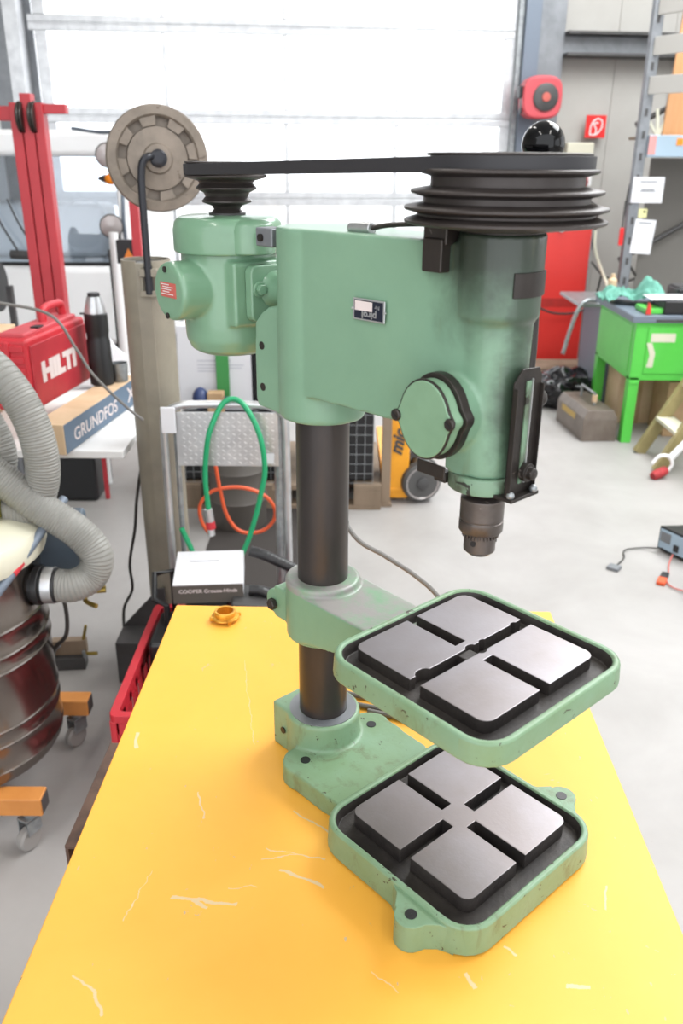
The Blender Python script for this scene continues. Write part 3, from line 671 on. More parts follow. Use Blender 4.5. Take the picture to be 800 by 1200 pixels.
    onp('field', .0945, .1305, .4950, .5120, NAVY); onp('number_field', .0955, .1175, .5025, .5112, SILV, .0006)
    text('lettering', 'pirol', .0088, (.1135, -.0432, .4990 + K), (pi / 2, pi, 0), ALU, npl, .0002, bold=.0002, xs=1.15)
    text('lettering', 'Nr', .0052, (.1235, -.0432, .5070 + K), (pi / 2, pi, 0), ALU, npl, .0002)
    for x in (.0918, .1332):
        b = B(); lathe(b, [(.0013, 0), (.0008, .001)], (x, -.0428, .5035 + K), (0, -1, 0), 10); make('rivet', b, ALU, npl)
    # rotate plate with the tapering flank
    piv = V(.1125, -.0414, .5 + K); Rz = Matrix.Translation(piv) @ Matrix.Rotation(npl_rot, 4, 'Z') @ Matrix.Translation(-piv)
    npl.matrix_local = Matrix.Translation((0, .0019, 0)) @ Rz
    return D
drill()

def power_cord():
    C_ = B()
    z = .8605
    tube(C_, [(.00, .36, 1.08), (.0419, .30, 1.0227), (.0892, .29, .9937), (.1374, .28, .9642), (.176, .27, .93), (.215, .22, z + .02), (.245, .17, z), (.24, .10, z), (.19, .065, z), (.13, .082, z), (.08, .100, z), (.03, .115, z), (-.01, .16, z), (.0, .22, z), (.08, .20, z), (.17, .13, z), (.2, .10, z + .005), (.17, .072, z + .004), (.125, .060, z), (.08, .076, z), (.035, .092, z), (.0, .12, z + .005), (.02, .17, z + .006), (.10, .15, z + .007), (.18, .09, z + .008), (.14, .048, z), (.09, .062, z), (.06, .072, z)], .0036, 10, n=10)
    tag(make('power_cord', C_, CABLE), 'grey power cord hanging behind the drill column and coiled on the bench', 'cable')
power_cord()

# ================================================================== LEFT SIDE
CASTW = mat('grey_castor_rubber', 0x8a8784, .6)
def vacuum():
    Vc = empty('industrial_vacuum', (-.95, .9, 0), 'stainless steel drum vacuum with grey ribbed hose on an orange castor frame', 'vacuum cleaner')
    bm = B(); R = .25
    prof = [(.20, .16), (.235, .165), (.243, .18)]
    for z in (.20, .27, .31, .46, .50, .56): prof += [(.243, z - .006), (.2465, z), (.243, z + .006)]
    prof += [(.243, .68), (.247, .69), (.247, .70), (.235, .70)]
    lathe(bm, prof, seg=96); make('drum', bm, INOX, Vc)
    bm = B(); lathe(bm, [(.245, .695), (.262, .70), (.266, .715), (.266, .748), (.260, .760), (.20, .785), (.001, .79)], seg=96); make('lid', bm, WHITED, Vc)
    bm = B(); lathe(bm, [(.19, .78), (.20, .79), (.20, .84), (.18, .90), (.001, .93)], (-.02, 0, 0), seg=64); make('motor_head', bm, mat('olive_yellow_head', 0xb5ad52, .5), Vc)
    bm = B(); cyl(bm, (.22, -.01, .622), (.30, -.01, .622), .042, seg=32); cyl(bm, (.245, -.01, .622), (.262, -.01, .622), .048, seg=32); p = make('inlet_port', bm, BLACK, Vc, .003)
    bm = B(); cyl(bm, (.268, -.01, .622), (.292, -.01, .622), .0445, seg=32); make('port_band', bm, ALU, p, .001)
    bm = B(); tube(bm, [(.29, -.01, .622), (.335, -.01, .622), (.375, .01, .640), (.388, .02, .69), (.345, .03, .745), (.26, .03, .81), (.16, .02, .905), (.05, -.02, 1.02), (-.05, -.06, 1.10)], .040, 24, ribs=.007); make('hose', bm, HOSE, Vc)
    bm = B(); tube(bm, [(.05, .12, 1.16), (.16, .09, 1.14), (.235, .06, 1.07), (.272, .05, .98), (.275, .05, .88), (.24, .05, .80), (.18, .04, .79)], .040, 24, ribs=.007); make('hose', bm, HOSE, Vc)
    bm = B(); tube(bm, [(-.02, .13, 1.10), (.07, .12, 1.06), (.135, .10, 1.0), (.165, .09, .92), (.15, .08, .84)], .040, 24, ribs=.007); make('hose', bm, HOSE, Vc)
    bm = B(); tube(bm, [(.10, -.245, .60), (.17, -.20, .63), (.225, -.12, .69), (.275, .02, .762), (.30, .10, .80)], .011, 12); h = make('tilt_handle', bm, BLGREY, Vc)
    bm = B(); tube(bm, [(.232, -.105, .70), (.243, -.075, .714)], .0125, 12, smooth=False); make('red_sleeve', bm, REDP, h)
    bm = B(); box(bm, (.19, .10, .52), (.315, .24, .72), (0, 0, .2)); make('motor_box', bm, BGDK, Vc, .012)
    bm = B(); cyl(bm, (.28, .02, .586), (.395, .04, .586), .009); cyl(bm, (.345, .03, .575), (.345, .03, .600), .014); tube(bm, [(.345, .03, .58), (.35, .02, .562), (.38, .0, .560)], .006, 8); make('drain_tap', bm, BRASS, Vc)
    bm = B(); tube(bm, [(.255, .1, .56), (.268, .10, .50), (.26, .10, .42), (.22, .10, .37), (.21, .08, .30)], .0055, 8); make('hose_lead', bm, CABLEB, Vc)
    # castor frame
    for y in (-.19, .205):
        bm = B(); box(bm, (-.28, y - .025, .105), (.262, y + .025, .155)); f = make('frame_bar', bm, ORANGE, Vc, .004)
        bm = B(); box(bm, (.2615, y - .021, .109), (.2635, y + .021, .151)); make('end_cap', bm, DGREY, f, .001)
    for x in (-.16, .02):
        bm = B(); box(bm, (x, -.165, .11), (x + .04, .18, .15)); make('frame_bar', bm, ORANGE, Vc, .004)
    bm = B(); lathe(bm, [(.19, .150), (.20, .150), (.20, .166), (.19, .166)], seg=64); make('drum_cradle', bm, DGREY, Vc)
    for x, y, a in ((.225, -.19, -.5), (.225, .205, -.6), (-.25, -.19, .3), (-.25, .205, .2)):
        cr = Matrix.Translation((x, y, 0)) @ Matrix.Rotation(a, 4, 'Z')
        bm = B(); lathe(bm, [(.02, .092), (.02, .105)], seg=20); box(bm, (-.018, -.030, .05), (-.015, .012, .094)); box(bm, (.015, -.030, .05), (.018, .012, .094)); box(bm, (-.018, -.03, .086), (.018, .012, .093))
        bm.transform(cr); c = make('castor', bm, GALV, Vc, .001)
        bm = B(); lathe(bm, [(.008, -.012), (.028, -.012), (.0325, -.007), (.0325, .007), (.028, .012), (.008, .012)], (0, -.018, .0325), (1, 0, 0), 28); bm.transform(cr); make('wheel', bm, CASTW, c)
vacuum()

def post():
    P = empty('grey_post', (-.542, 1.60, 0), 'round grey steel post with a bracket on top, standing left of the drill press', 'post')
    bm = B()
    # rolled column with a lengthwise seam
    pr = [(.0665 * cos(radians(a)), .0665 * sin(radians(a))) for a in range(-78, 262, 4)]; inn = [(x * .93, y * .93) for x, y in pr[::-1]]
    lo = pr + inn
    n = len(lo); A_ = [bm.verts.new((x, y, 0)) for x, y in lo]; Z_ = [bm.verts.new((x, y, 1.31)) for x, y in lo]
    for i in range(n): bm.faces.new([A_[i], A_[(i + 1) % n], Z_[(i + 1) % n], Z_[i]])
    m = len(pr)
    for L in (A_, Z_):
        for i in range(m - 1): bm.faces.new([L[i], L[i + 1], L[n - 2 - i], L[n - 1 - i]])
    make('column', bm, GREY1, P)
    bm = B(); box(bm, (-.016, -.0668, 0), (.024, -.058, 1.305)); make('seam_strip', bm, GREY1, P, .002)
    bm = B(); cyl(bm, (0, 0, 1.28), (0, 0, 1.30), .061, seg=40); make('top_plug', bm, DGREY, P)
    bm = B(); box(bm, (-.002, -.085, 1.270), (.046, -.062, 1.292)); box(bm, (-.002, -.085, 1.215), (.046, -.062, 1.232)); box(bm, (-.002, -.072, 1.23), (.006, -.062, 1.272)); box(bm, (.038, -.072, 1.23), (.046, -.062, 1.272)); make('bracket', bm, GREY1, P, .002)
    bm = B(); cyl(bm, (.022, -.078, 1.222), (.022, -.078, 1.30), .011); b = make('bracket_pin', bm, RODM, P, .001)
    P.scale = (1.05, 1.05, .99)
    bm = B(); box(bm, (-.085, -.07, 0), (.072, .11, .01)); make('foot_plate', bm, DGREY, P, .002)
    bm = B(); box(bm, (-.141, -.19, 0), (-.002, -.082, .15)); make('base_box', bm, DGREY, P, .003)
    bm = B(); vv = [(-.141, .15), (-.002, .15), (-.002, .29), (-.02, .29)]; a = [bm.verts.new((x, -.088, z)) for x, z in vv]; c = [bm.verts.new((x, -.082, z)) for x, z in vv]; bm.faces.new(a); bm.faces.new(c); [bm.faces.new([a[i], a[(i + 1) % 4], c[(i + 1) % 4], c[i]]) for i in range(4)]
    make('gusset', bm, DGREY, P, .001)
    W = empty('sheave_wheel', (-.4945, 1.558, 1.297), 'big grey cast wheel on a bent dark rod above the grey post', 'wheel')
    W.scale = (1.05, 1.05, 1.05)
    bm = B(); tube(bm, [(-.023, -.039, -.017), (-.023, -.039, .10), (-.022, -.038, .20), (-.016, -.036, .242), (-.002, -.025, .256), (.008, .01, .252)], .0095, 14, n=6); make('rod', bm, RODM, W)
    q = V(.010, .022, .250); ax = V(.30, -1, .05).normalized()
    bm = B(); lathe(bm, [(.112, -.026), (.126, -.022), (.129, -.014), (.120, -.004), (.120, .002), (.129, .010), (.126, .018), (.105, .020), (.100, .014), (.100, -.006), (.078, -.006), (.076, .014), (.038, .018), (.034, .026), (.018, .028), (.018, -.026)], q, ax, 72); make('rim', bm, WHEELM, W)
    X, Y, Zd = frame_of(ax)
    for k in range(8):
        a = 2 * pi * k / 8 + .2; d = X * cos(a) + Y * sin(a); e = Y * cos(a) - X * sin(a)
        bm = B(); c = q + d * .089 + Zd * .013; vs = []
        for s1, s2, s3 in ((-1, -1, -1), (-1, 1, -1), (1, 1, -1), (1, -1, -1), (-1, -1, 1), (-1, 1, 1), (1, 1, 1), (1, -1, 1)): vs.append(bm.verts.new(c + d * s1 * .011 + e * s2 * (.019 + s1 * .003) + Zd * s3 * (.004 if s2 < 0 else .0015)))
        for f in ((0, 1, 2, 3), (4, 5, 6, 7), (0, 1, 5, 4), (1, 2, 6, 5), (2, 3, 7, 6), (3, 0, 4, 7)): bm.faces.new([vs[i] for i in f])
        make('vane', bm, WHEELM, W, .001)
    bm = B(); lathe(bm, [(.022, .012), (.022, .034), (.016, .038), (.008, .038)], q, ax, 28); make('hub', bm, RODM, W)
post()

def left_table():
    T = empty('side_table', (-1.3, 2.0, 0), 'white-topped side table holding the red tool case and the long carton', 'table')
    bm = B(); prism(bm, [(-.75, -.49), (.665, -.49), (.665, .05), (.56, .5), (-.75, .5)], .725, .75); make('table_top', bm, WHITE, T, .004)
    for x, y in ((-.72, -.38), (-.72, .42), (-.16, -.38), (-.05, .42)):
        bm = B(); box(bm, (x, y, 0), (x + .035, y + .035, .725)); make('leg', bm, MGREY, T, .003)
    U2 = empty('dark_equipment_box', (-1.28, 3.15, 0), 'large black box on the floor behind the side table', 'box')
    bm = B(); box(bm, (-.58, -.2, 0), (.11, .1, .34)); make('box_body', bm, BLACK, U2, .02); bm = B(); box(bm, (-.60, -.22, .30), (.12, .12, .36)); make('box_lid', bm, DGREY, U2, .01)
    bm = B(); box(bm, (-1.145, 2.985, 0), (-1.125, 3.005, .50)); L = tag(make('red_stake', bm, RED, None, .002), 'thin red and white stake standing beyond the side table', 'stake'); bm = B(); box(bm, (-1.122, 2.988, .08), (-1.108, 3.002, .50)); make('white_strip', bm, WHITE, L, .001)
    # long carton with printed side
    C_ = empty('long_carton', (-.80, 1.468, .75), 'long narrow carton with blue-grey printed side on the table edge', 'carton', 1.44)
    bm = B(); box(bm, (0, -.008, 0), (.62, .085, .092)); make('carton_body', bm, CARDL, C_, .002)
    bm = B(); box(bm, (.004, -.0095, .002), (.616, -.0078, .090)); pr = make('printed_side', bm, CBLUE, C_, smooth=False)
    t = text('lettering', 'GRUNDFOS', .056, (.235, -.0100, .040), (pi / 2, 0, 0), SILV, pr, .0002, xs=1.15, bold=.0006)
    text('lettering', 'X', .07, (.535, -.0100, .046), (pi / 2, 0, 0), SILV, pr, .0002, xs=1.3, bold=.001)
    bm = B(); box(bm, (-.0008, .02, .03), (.0, .06, .06)); make('stamp', bm, CARD, C_, smooth=False)
    # red power tool case
    H = empty('tool_case', (-.915, 1.60, .842), 'red plastic power tool case with moulded handle and pale lettering', 'tool case', 1.44)
    bm = B(); box(bm, (0, 0, 0), (.42, .125, .22)); body = make('case_shell', bm, REDP, H, .012, 3)
    bm = B(); box(bm, (.012, -.006, .008), (.408, .001, .20)); make('side_panel', bm, mat('dark_red_plastic', 0xb3313b, .4, 0, 0xa52a35, 12), H, .006)
    for k in range(6): bm = B(); box(bm, (-.006, .012, .012 + .034 * k), (.004, .113, .032 + .034 * k)); make('rib', bm, REDP, H, .003)
    bm = B(); box(bm, (-.009, .055, .0), (.006, .070, .21)); make('seam', bm, REDP, H, .003)
    bm = B(); box(bm, (.03, .02, .215), (.40, .105, .232)); make('top_band', bm, REDD, H, .006)
    bm = B(); tube(bm, [(.24, .06, .228), (.245, .06, .262), (.27, .06, .272), (.355, .06, .272), (.38, .06, .262), (.385, .06, .228)], .013, 12, n=5); make('handle', bm, REDP, H)
    bm = B(); box(bm, (.12, .018, .2325), (.16, .045, .237)); make('latch', bm, BLACK, H, .002)
    text('lettering', 'HILTI', .078, (.185, -.0065, .105), (pi / 2, 0, 0), SILV, H, .0004, xs=1.35, bold=.0055)
    for k, s in enumerate(('8', '5', '1', 'z')): text('lettering', s, .03, (-.010, .088, .15 - .03 * k), (pi / 2, pi / 2, -pi / 2), SILV, H, .0002)
    # thermos
    F = empty('thermos_flask', (-.803, 1.955, .842), 'tall black insulated flask with brushed steel shoulder on the carton', 'flask')
    bm = B(); lathe(bm, [(.034, 0), (.0395, .004), (.0395, .150), (.0365, .158), (.0365, .172), (.0385, .18), (.0385, .238), (.034, .242)], seg=40); make('flask_body', bm, BLACK, F)
    bm = B(); lathe(bm, [(.0355, .242), (.0345, .255), (.026, .285), (.023, .296), (.001, .297)], seg=40); make('shoulder', bm, ALU, F)
    bm = B(); lathe(bm, [(.020, .296), (.020, .305), (.018, .308), (.001, .308)], seg=32); make('stopper', bm, BLACK, F)
    bm = B(); box(bm, (-.052, -.004, .236), (-.034, .004, .242)); make('spout', bm, BLACK, F, .001)
    G = empty('steel_cup', (-.752, 2.0, .842), 'small steel cup beside the black flask', 'cup'); bm = B(); lathe(bm, [(.024, 0), (.026, .004), (.028, .065), (.0265, .065), (.0245, .006), (.001, .006)], seg=32, close=False); make('cup_body', bm, GALV, G)
    bm = B(); box(bm, (-.03, -.004, .05), (.02, .004, .056)); box(bm,(-.046,-.004,.035),(-.028,.004,.056)); make('handle', bm, DGREY, G, .001)
    # crumpled paper heap behind the case, pale box
    for nm, lab, x, y, z, s, m in (('crumpled_paper', 'crumpled white paper lying behind the red tool case', -.98, 2.33, .75, (.17, .11, .16), PAPER), ('paper_bag', 'crumpled white bag at the far left behind the tool case', -1.42, 2.36, .75, (.17, .10, .20), PAPER)):
        bm = B(); bmesh.ops.create_icosphere(bm, subdivisions=3, radius=1)
        for v in bm.verts:
            n_ = .82 + .25 * random.random(); v.co = Vector((v.co.x * s[0] * n_, v.co.y * s[1] * n_, max(0, v.co.z * s[2] * n_ + s[2] * .4)))
        tag(make(nm, bm, m, None, smooth=False, loc=(x, y, z)), lab, 'paper')
    q = empty('flat_carton', (-1.25, 1.9, .75), 'open pale carton partly hidden behind the red tool case', 'carton'); bm = B(); box(bm, (-.3, -.1, 0), (.10, .25, .26)); make('carton_body', bm, CARDL, q, .003)
    bm = B(); box(bm, (-.28, -.16, .262), (.06, .1, .266), (.25, 0, 0)); make('flap', bm, CARDL, q, .001)
    bm = B(); tube(bm, [(-1.02, 1.32, 1.235), (-.8754, 1.35, 1.2096), (-.7454, 1.35, 1.1775), (-.6883, 1.35, 1.0877), (-.65, 1.35, 1.0186), (-.58, 1.38, .925), (-.54, 1.40, .88)], .0042, 8, n=10); tag(make('hanging_cable', bm, CABLE), 'thin grey cable hanging across the red case towards the post', 'cable')
    bm = B(); tube(bm, [(-.60, 1.60, .70), (-.63, 1.6, .56), (-.6455, 1.6, .4541), (-.673, 1.6, .3312), (-.673, 1.6, .2363), (-.709, 1.6, .155), (-.70, 1.56, .05), (-.66, 1.5, .012), (-.62, 1.45, .012)], .005, 8, n=10); tag(make('floor_cable', bm, CABLEB), 'black cable dropping to the floor left of the grey post', 'cable')
    # castor / clamp on the floor
    Q = empty('pipe_clamp', (-.87, 1.49, 0), 'dark wooden block with a bright steel ring lying on the floor', 'pipe clamp', .1)
    bm = B(); box(bm, (-.055, .0, .045), (.055, .03, .10)); make('block', bm, WOOD, Q, .003)
    bm = B(); tube(bm, [(.05 * cos(a), -.012, .05 + .05 * sin(a)) for a in [radians(x) for x in range(120, 400, 20)]], .006, 10, n=3); make('ring', bm, GALV, Q)
    bm = B(); cyl(bm, (.045, .01, .09), (.062, .0, .155), .005); cyl(bm, (.05, 0, .05), (.09, -.01, .055), .006); make('screw', bm, BRASS, Q)
    bm = B(); box(bm, (-.05, -.02, 0), (.05, .028, .045)); make('foot', bm, DGREY, Q, .002)
left_table()

def mast():
    M = empty('red_lifting_mast', (-1.505, 3.62, 0), 'tall red lifting mast with two chain wheels and a crossbar', 'mast')
    # three uprights with dark gaps
    for i, (x0, x1) in enumerate(((-.082, -.032), (-.026, .026), (.032, .078))):
        bm = B(); box(bm, (x0, -.035, 0), (x1, .035, 1.80 if i != 1 else 1.84)); make('upright', bm, RED, M, .003)
    bm = B(); box(bm, (-.080, .0, .0), (.076, .03, 1.70)); make('web', bm, mat('dark_red_paint', 0x5a1719, .5), M)
    for x in (-.029, .029):
        bm = B(); lathe(bm, [(.01, -.014), (.070, -.014), (.074, -.008), (.068, 0), (.074, .008), (.070, .014), (.01, .014)], (x, -.01, 1.735), (1, 0, 0), 40); c = make('chain_wheel', bm, BLACKS, M)
    bm = B(); box(bm, (-.62, -.02, 1.72), (-.082, .03, 1.785)); make('crossbar', bm, RED, M, .003)
    bm = B(); box(bm, (.078, -.02, 1.752), (.185, .03, 1.795)); make('crossbar', bm, RED, M, .003)
    bm = B(); box(bm, (-.16, -.3, 0), (.16, .12, .08)); make('foot', bm, RED, M, .004)
    bm = B(); box(bm, (-1.155, 4.02, 0), (-1.105, 4.06, 1.45)); L = tag(make('red_bar', bm, RED, None, .003), 'narrow red upright bar seen behind the grey wheel', 'bar')
    bm = B(); box(bm, (-.025, -.06, 0), (.025, .06, .03)); o = make('bar_foot', bm, RED, L, .003, loc=(-1.13, 4.04, 0))
mast()

def truck():
    T = empty('white_truck', (-2.1, 5.0, 0), 'white truck cab with wiper and mirrors behind the red mast', 'truck')
    wh = mat('truck_white', 0xf2f3f4, .3)
    bm = B(); box(bm, (-1.2, .0, .35), (.70, 1.6, .88)); make('cab_lower', bm, wh, T, .05, 4)
    for x0, x1 in ((-1.2, -1.12), (.63, .70)): bm = B(); box(bm, (x0, .02, .84), (x1, 1.6, 1.58)); make('cab_pillar', bm, wh, T, .02)
    bm = B(); box(bm, (-1.2, .02, 1.56), (.70, 1.6, 1.72)); make('cab_roof', bm, wh, T, .04, 3)
    bm = B(); box(bm, (-1.12, .05, .90), (.63, .06, 1.56)); make('windscreen', bm, WGLASS, T, smooth=False)
    bm = B(); tube(bm, [(-1.10, .04, 1.35), (-1.10, .04, .98), (-1.05, .04, .905), (-.9, .04, .89), (.45, .04, .89), (.58, .04, .905), (.62, .04, .97), (.625, .04, 1.10)], .012, 8, n=5); make('windscreen_seal', bm, BLACK, T)
    bm = B(); box(bm, (-.9, .5, .88), (.4, .9, 1.25)); make('seat_bench', bm, WHITE, T, .05, 3)
    bm = B(); lathe(bm, [(.17, -.01), (.185, 0), (.17, .01)], (.30, .35, 1.12), (0, -1, .35), 40, close=False); make('steering_wheel', bm, WHITE, T)
    for x in (-.02, .10): bm = B(); tube(bm, [(x - .02, -.02, .96), (x - .13, .01, 1.15), (x - .19, .02, 1.30)], .007, 8); make('wiper', bm, BLACK, T)
    bm = B(); cyl(bm, (-.10, -.02, .955), (.13, -.02, .945), .03); make('wiper_motor', bm, DGREY, T, .004)
    for x in (-.9, .35): bm = B(); lathe(bm, [(.1, -.13), (.38, -.13), (.42, -.09), (.42, .09), (.38, .13), (.1, .13)], (x, .7, .42), (1, 0, 0), 40); w_ = make('wheel', bm, TGREY, T)
    # mirrors on tube arms
    bm = B(); tube(bm, [(.42, -.10, 1.725), (.62, -.2, 1.70), (.74, -.35, 1.70), (.775, -.45, 1.68), (.785, -.5, 1.60), (.80, -.5, 1.40), (.79, -.5, 1.18), (.76, -.30, .90), (.70, .0, .80)], .011, 10); arm = make('mirror_arm', bm, BLGREY, T)
    for (x, y, z, r) in ((.735, -.52, 1.57, .07), (.72, -.52, 1.175, .070)):
        bm = B(); lathe(bm, [(.001, -.02), (r * .7, -.018), (r, -.004), (r, .006), (r * .93, .010)], (x, y, z), (.25, -1, 0), 36, close=False); mm = make('mirror', bm, BLACK, arm)
        bm = B(); lathe(bm, [(r * .93, .006), (r * .6, .012), (.001, .015)], (x, y, z), (.25, -1, 0), 36, close=False); make('mirror_glass', bm, MIRR, arm)
    bm = B(); sphere(bm, (.745, -.52, 1.44), .042, 20, (1, .7, .75)); make('indicator', bm, AMBER, arm); bm = B(); cyl(bm, (.665, -.52, 1.442), (.71, -.52, 1.442), .004, .025, 12); make('indicator_base', bm, DGREY, arm)
    P = empty('white_pole', (-1.34, 4.35, 0), 'slim white pole standing just left of the grey post', 'pole'); bm = B(); cyl(bm, (0, 0, 0), (0, 0, 1.15), .027); make('pole_tube', bm, WHITE, P); bm = B(); cyl(bm, (-.035, .01, 0), (-.035, .01, 1.05), .007); make('dark_pipe', bm, DGREY, P); bm = B(); cyl(bm, (0, 0, 0), (0, 0, .03), .12); make('pole_foot', bm, DGREY, P, .004)
    W = empty('warning_box', (-1.205, 4.12, 1.0), 'small black box with yellow warning triangle on a stand behind the post', 'box')
    bm = B(); box(bm, (-.06, -.03, 0), (.036, .03, .13)); make('box_body', bm, BLACK, W, .006); bm = B(); a = [bm.verts.new(p) for p in ((-.02, -.032, .03), (.04, -.032, .03), (.01, -.032, .085))]; c = [bm.verts.new(v.co + V(0, -.002, 0)) for v in a]; bm.faces.new(a); bm.faces.new(c); [bm.faces.new([a[i], a[(i + 1) % 3], c[(i + 1) % 3], c[i]]) for i in range(3)]; make('triangle', bm, AMBER, W, smooth=False)
    bm = B(); cyl(bm, (-.012, 0, -1.0), (-.012, 0, 0), .012); make('stand', bm, DGREY, W)
    # reel of dark cable at the far left edge
    R_ = empty('cable_drum', (-1.90, 3.9, -.10), 'dark cable drum on a stand at the left edge', 'cable drum')
    bm = B(); cyl(bm, (-.25, 0, 1.0), (.0, 0, 1.0), .09, seg=32); make('drum_core', bm, DGREY, R_, .004)
    for x in (-.25, .0): bm = B(); cyl(bm, (x, 0, 1.0), (x + .02, 0, 1.0), .14, seg=36); make('flange', bm, BLACK, R_, .004)
    for x in (-.2, .06): bm = B(); box(bm, (x, -.02, .10), (x + .03, .02, 1.0)); make('stand_leg', bm, DGREY, R_, .002)
truck()

# ================================================================== BEHIND THE BENCH
def behind():
    C_ = empty('red_crate', (-.335, 1.10, 0), 'red plastic stacking crate on the floor behind the yellow bench', 'crate')
    hx, hy, H, t = .20, .272, .30, .012
    bm = B()
    box(bm, (-hx, -hy, 0), (hx, hy, .01))
    for s in (-1, 1):
        for z0, z1 in ((.0, .03), (.13, .165), (H - .06, H - .02)):
            box(bm, (s * hx - t / 2, -hy, z0), (s * hx + t / 2, hy, z1)); box(bm, (-hx, s * hy - t / 2, z0), (hx, s * hy + t / 2, z1))
        for k in range(9):
            y = -hy + 2 * hy * k / 8; box(bm, (s * hx - t / 2, y - .012, 0), (s * hx + t / 2, y + .012, H - .02))
        for k in range(7):
            x = -hx + 2 * hx * k / 6; box(bm, (x - .012, s * hy - t / 2, 0), (x + .012, s * hy + t / 2, H - .02))
    make('crate_wall', bm, REDP, C_, .002)
    bm = B(); O = rrect(0, 0, hx + .012, hy + .012, .02); I = rrect(0, 0, hx - .010, hy - .010, .012); L = lambda P, z: [(x, y, z) for x, y in P]
    loft(bm, [L(I, H - .022), L(O, H - .022), L(O, H), L(I, H), L(I, H - .022)], None, False, False); make('rim', bm, REDP, C_, .002)
    # black plastic tool (cut-off saw) lying in the crate
    S = empty('cutoff_machine', (-.32, 1.20, .012), 'black plastic power tool with ribbed grips lying in the red crate', 'power tool')
    bm = B(); box(bm, (-.17, -.14, 0), (.17, .14, .30)); make('housing', bm, BLACK, S, .02, 3)
    bm = B(); tube(bm, [(-.155, .13, .28), (-.155, .13, .43), (-.20, .095, .435), (-.185, .01, .395), (-.150, .0, .385), (-.150, .0, .28)], .009, 10, smooth=False); make('loop_handle', bm, BLACK, S)
    bm = B(); tube(bm, [(.075, .15, .485), (.12, .14, .475), (.22, .12, .435)], .016, 12, ribs=.012); make('front_grip', bm, BLACK, S)
    bm = B(); tube(bm, [(.080, .04, .415), (.12, .04, .41), (.18, .03, .375)], .015, 12, ribs=.012); make('rear_grip', bm, BLACK, S)
    bm = B(); box(bm, (.03, -.02, .30), (.14, .10, .40), (0, .1, 0)); make('motor_block', bm, DGREY, S, .008)
    bm = B(); box(bm, (-.185, -.11, .22), (-.14, .08, .325)); make('guard', bm, BLACK, S, .012); bm = B(); box(bm, (.02, -.115, .28), (.18, -.09, .345)); make('guard', bm, BGDK, S, .012)
    for k in range(7): bm = B(); box(bm, (.045 + k * .013, -.118, .345), (.052 + k * .013, -.085, .358)); make('vent_rib', bm, GALV, S, .001)
    bm = B(); box(bm, (-.10, -.02, .28), (.02, .12, .385)); make('deck', bm, BLACK, S, .006)
    W = empty('small_carton', (-.36, 1.30, .408), 'small white carton with dark printed lower edge, lying on the black tool', 'carton', .09)
    bm = B(); box(bm, (-.098, -.085, 0), (.098, .095, .062), (.10, 0, 0), (0, 0, 0)); bx = make('carton_body', bm, PAPER, W, .0015)
    bm = B(); box(bm, (-.0985, -.0862, -.001), (.0985, -.0852, .058), (.10, 0, 0), (0, 0, 0)); f = make('printed_front', bm, mat('dark_carton_print', 0x55504a, .6), W, smooth=False)
    text('lettering', 'COOPER Crouse-Hinds', .0165, (.0, -.0905, .030), (pi / 2 + .1, 0, 0), SILV, W, .0002, bold=.0003)
    text('lettering', 'Installationstechnik', .011, (-.015, .03, .0665), (.10, 0, 0), MGREY, W, .0001)
    # aluminium hand cart
    A_ = empty('aluminium_hand_cart', (-.350, 1.72, 0), 'aluminium hand cart with rounded frame and chequer plate, hung with green hose', 'cart'); A_.location = (-.3117, 1.45, .161); A_.scale = (.897, .897, .897)
    bm = B(); tube(bm, [(-.214, 0, -.13), (-.210, 0, .05), (-.206, 0, .40), (-.203, 0, .755), (-.190, 0, .808), (-.15, 0, .833), (-.08, 0, .838), (.08, 0, .838), (.14, 0, .832), (.180, 0, .808), (.19, 0, .755), (.192, 0, .4), (.195, 0, .05), (.195, 0, -.13)], .0125, 14, n=6); make('frame_tube', bm, ALU, A_)
    bm = B(); tube(bm, [(-.172, .02, -.13), (-.168, .02, .805)], .009, 10, smooth=False); tube(bm, [(.165, .02, -.13), (.165, .02, .805)], .017, 10, smooth=False); make('inner_rail', bm, GALV, A_)
    bm = B(); box(bm, (-.166, .0, .63), (.165, .004, .812)); pl = make('chequer_plate', bm, ALU, A_, .001)
    bm = B()
    for r in range(13):
        for c in range(17):
            x = -.14 + c * .018; z = .642 + r * .0138; s = 1 if (r + c) % 2 else -1
            vs = [(x + .006 * s, z + .004), (x + .001, z + .0012), (x - .006 * s, z - .004), (x - .001, z - .0012)]; a = [bm.verts.new((p, -.0008, q)) for p, q in vs]; b_ = [bm.verts.new((p, .0005, q)) for p, q in vs]; bm.faces.new(a)
            for i in range(4): bm.faces.new([a[i], a[(i + 1) % 4], b_[(i + 1) % 4], b_[i]])
    tag(make('tread_pattern', bm, WHITE, pl, smooth=False), None, None, None, 'stuff')
    bm = B(); box(bm, (.105, -.003, .64), (.15, -.0005, .675)); make('sticker', bm, PAPER, A_, smooth=False)
    bm = B(); box(bm, (-.208, -.018, .745), (-.160, -.010, .832)); make('torn_label', bm, PAPER, A_, .004)
    bm = B(); box(bm, (-.19, -.03, -.15), (.2, .05, -.135)); make('toe_plate', bm, ALU, A_, .003)
    for x in (-.10, .17): bm = B(); lathe(bm, [(.02, -.02), (.060, -.02), (.070, 0), (.060, .02), (.02, .02)], (x, .09, -.1095), (1, 0, 0), 32); make('wheel', bm, TGREY, A_)
    bm = B(); tube(bm, [(-.19, 1.60 - 1.72 + 0, .30), (-.155, -.10, .40), (-.13, -.1, .34), (-.06, -.1, .30)], .0095, 10); 
    bm.free()
    bm = B(); y = 1.665
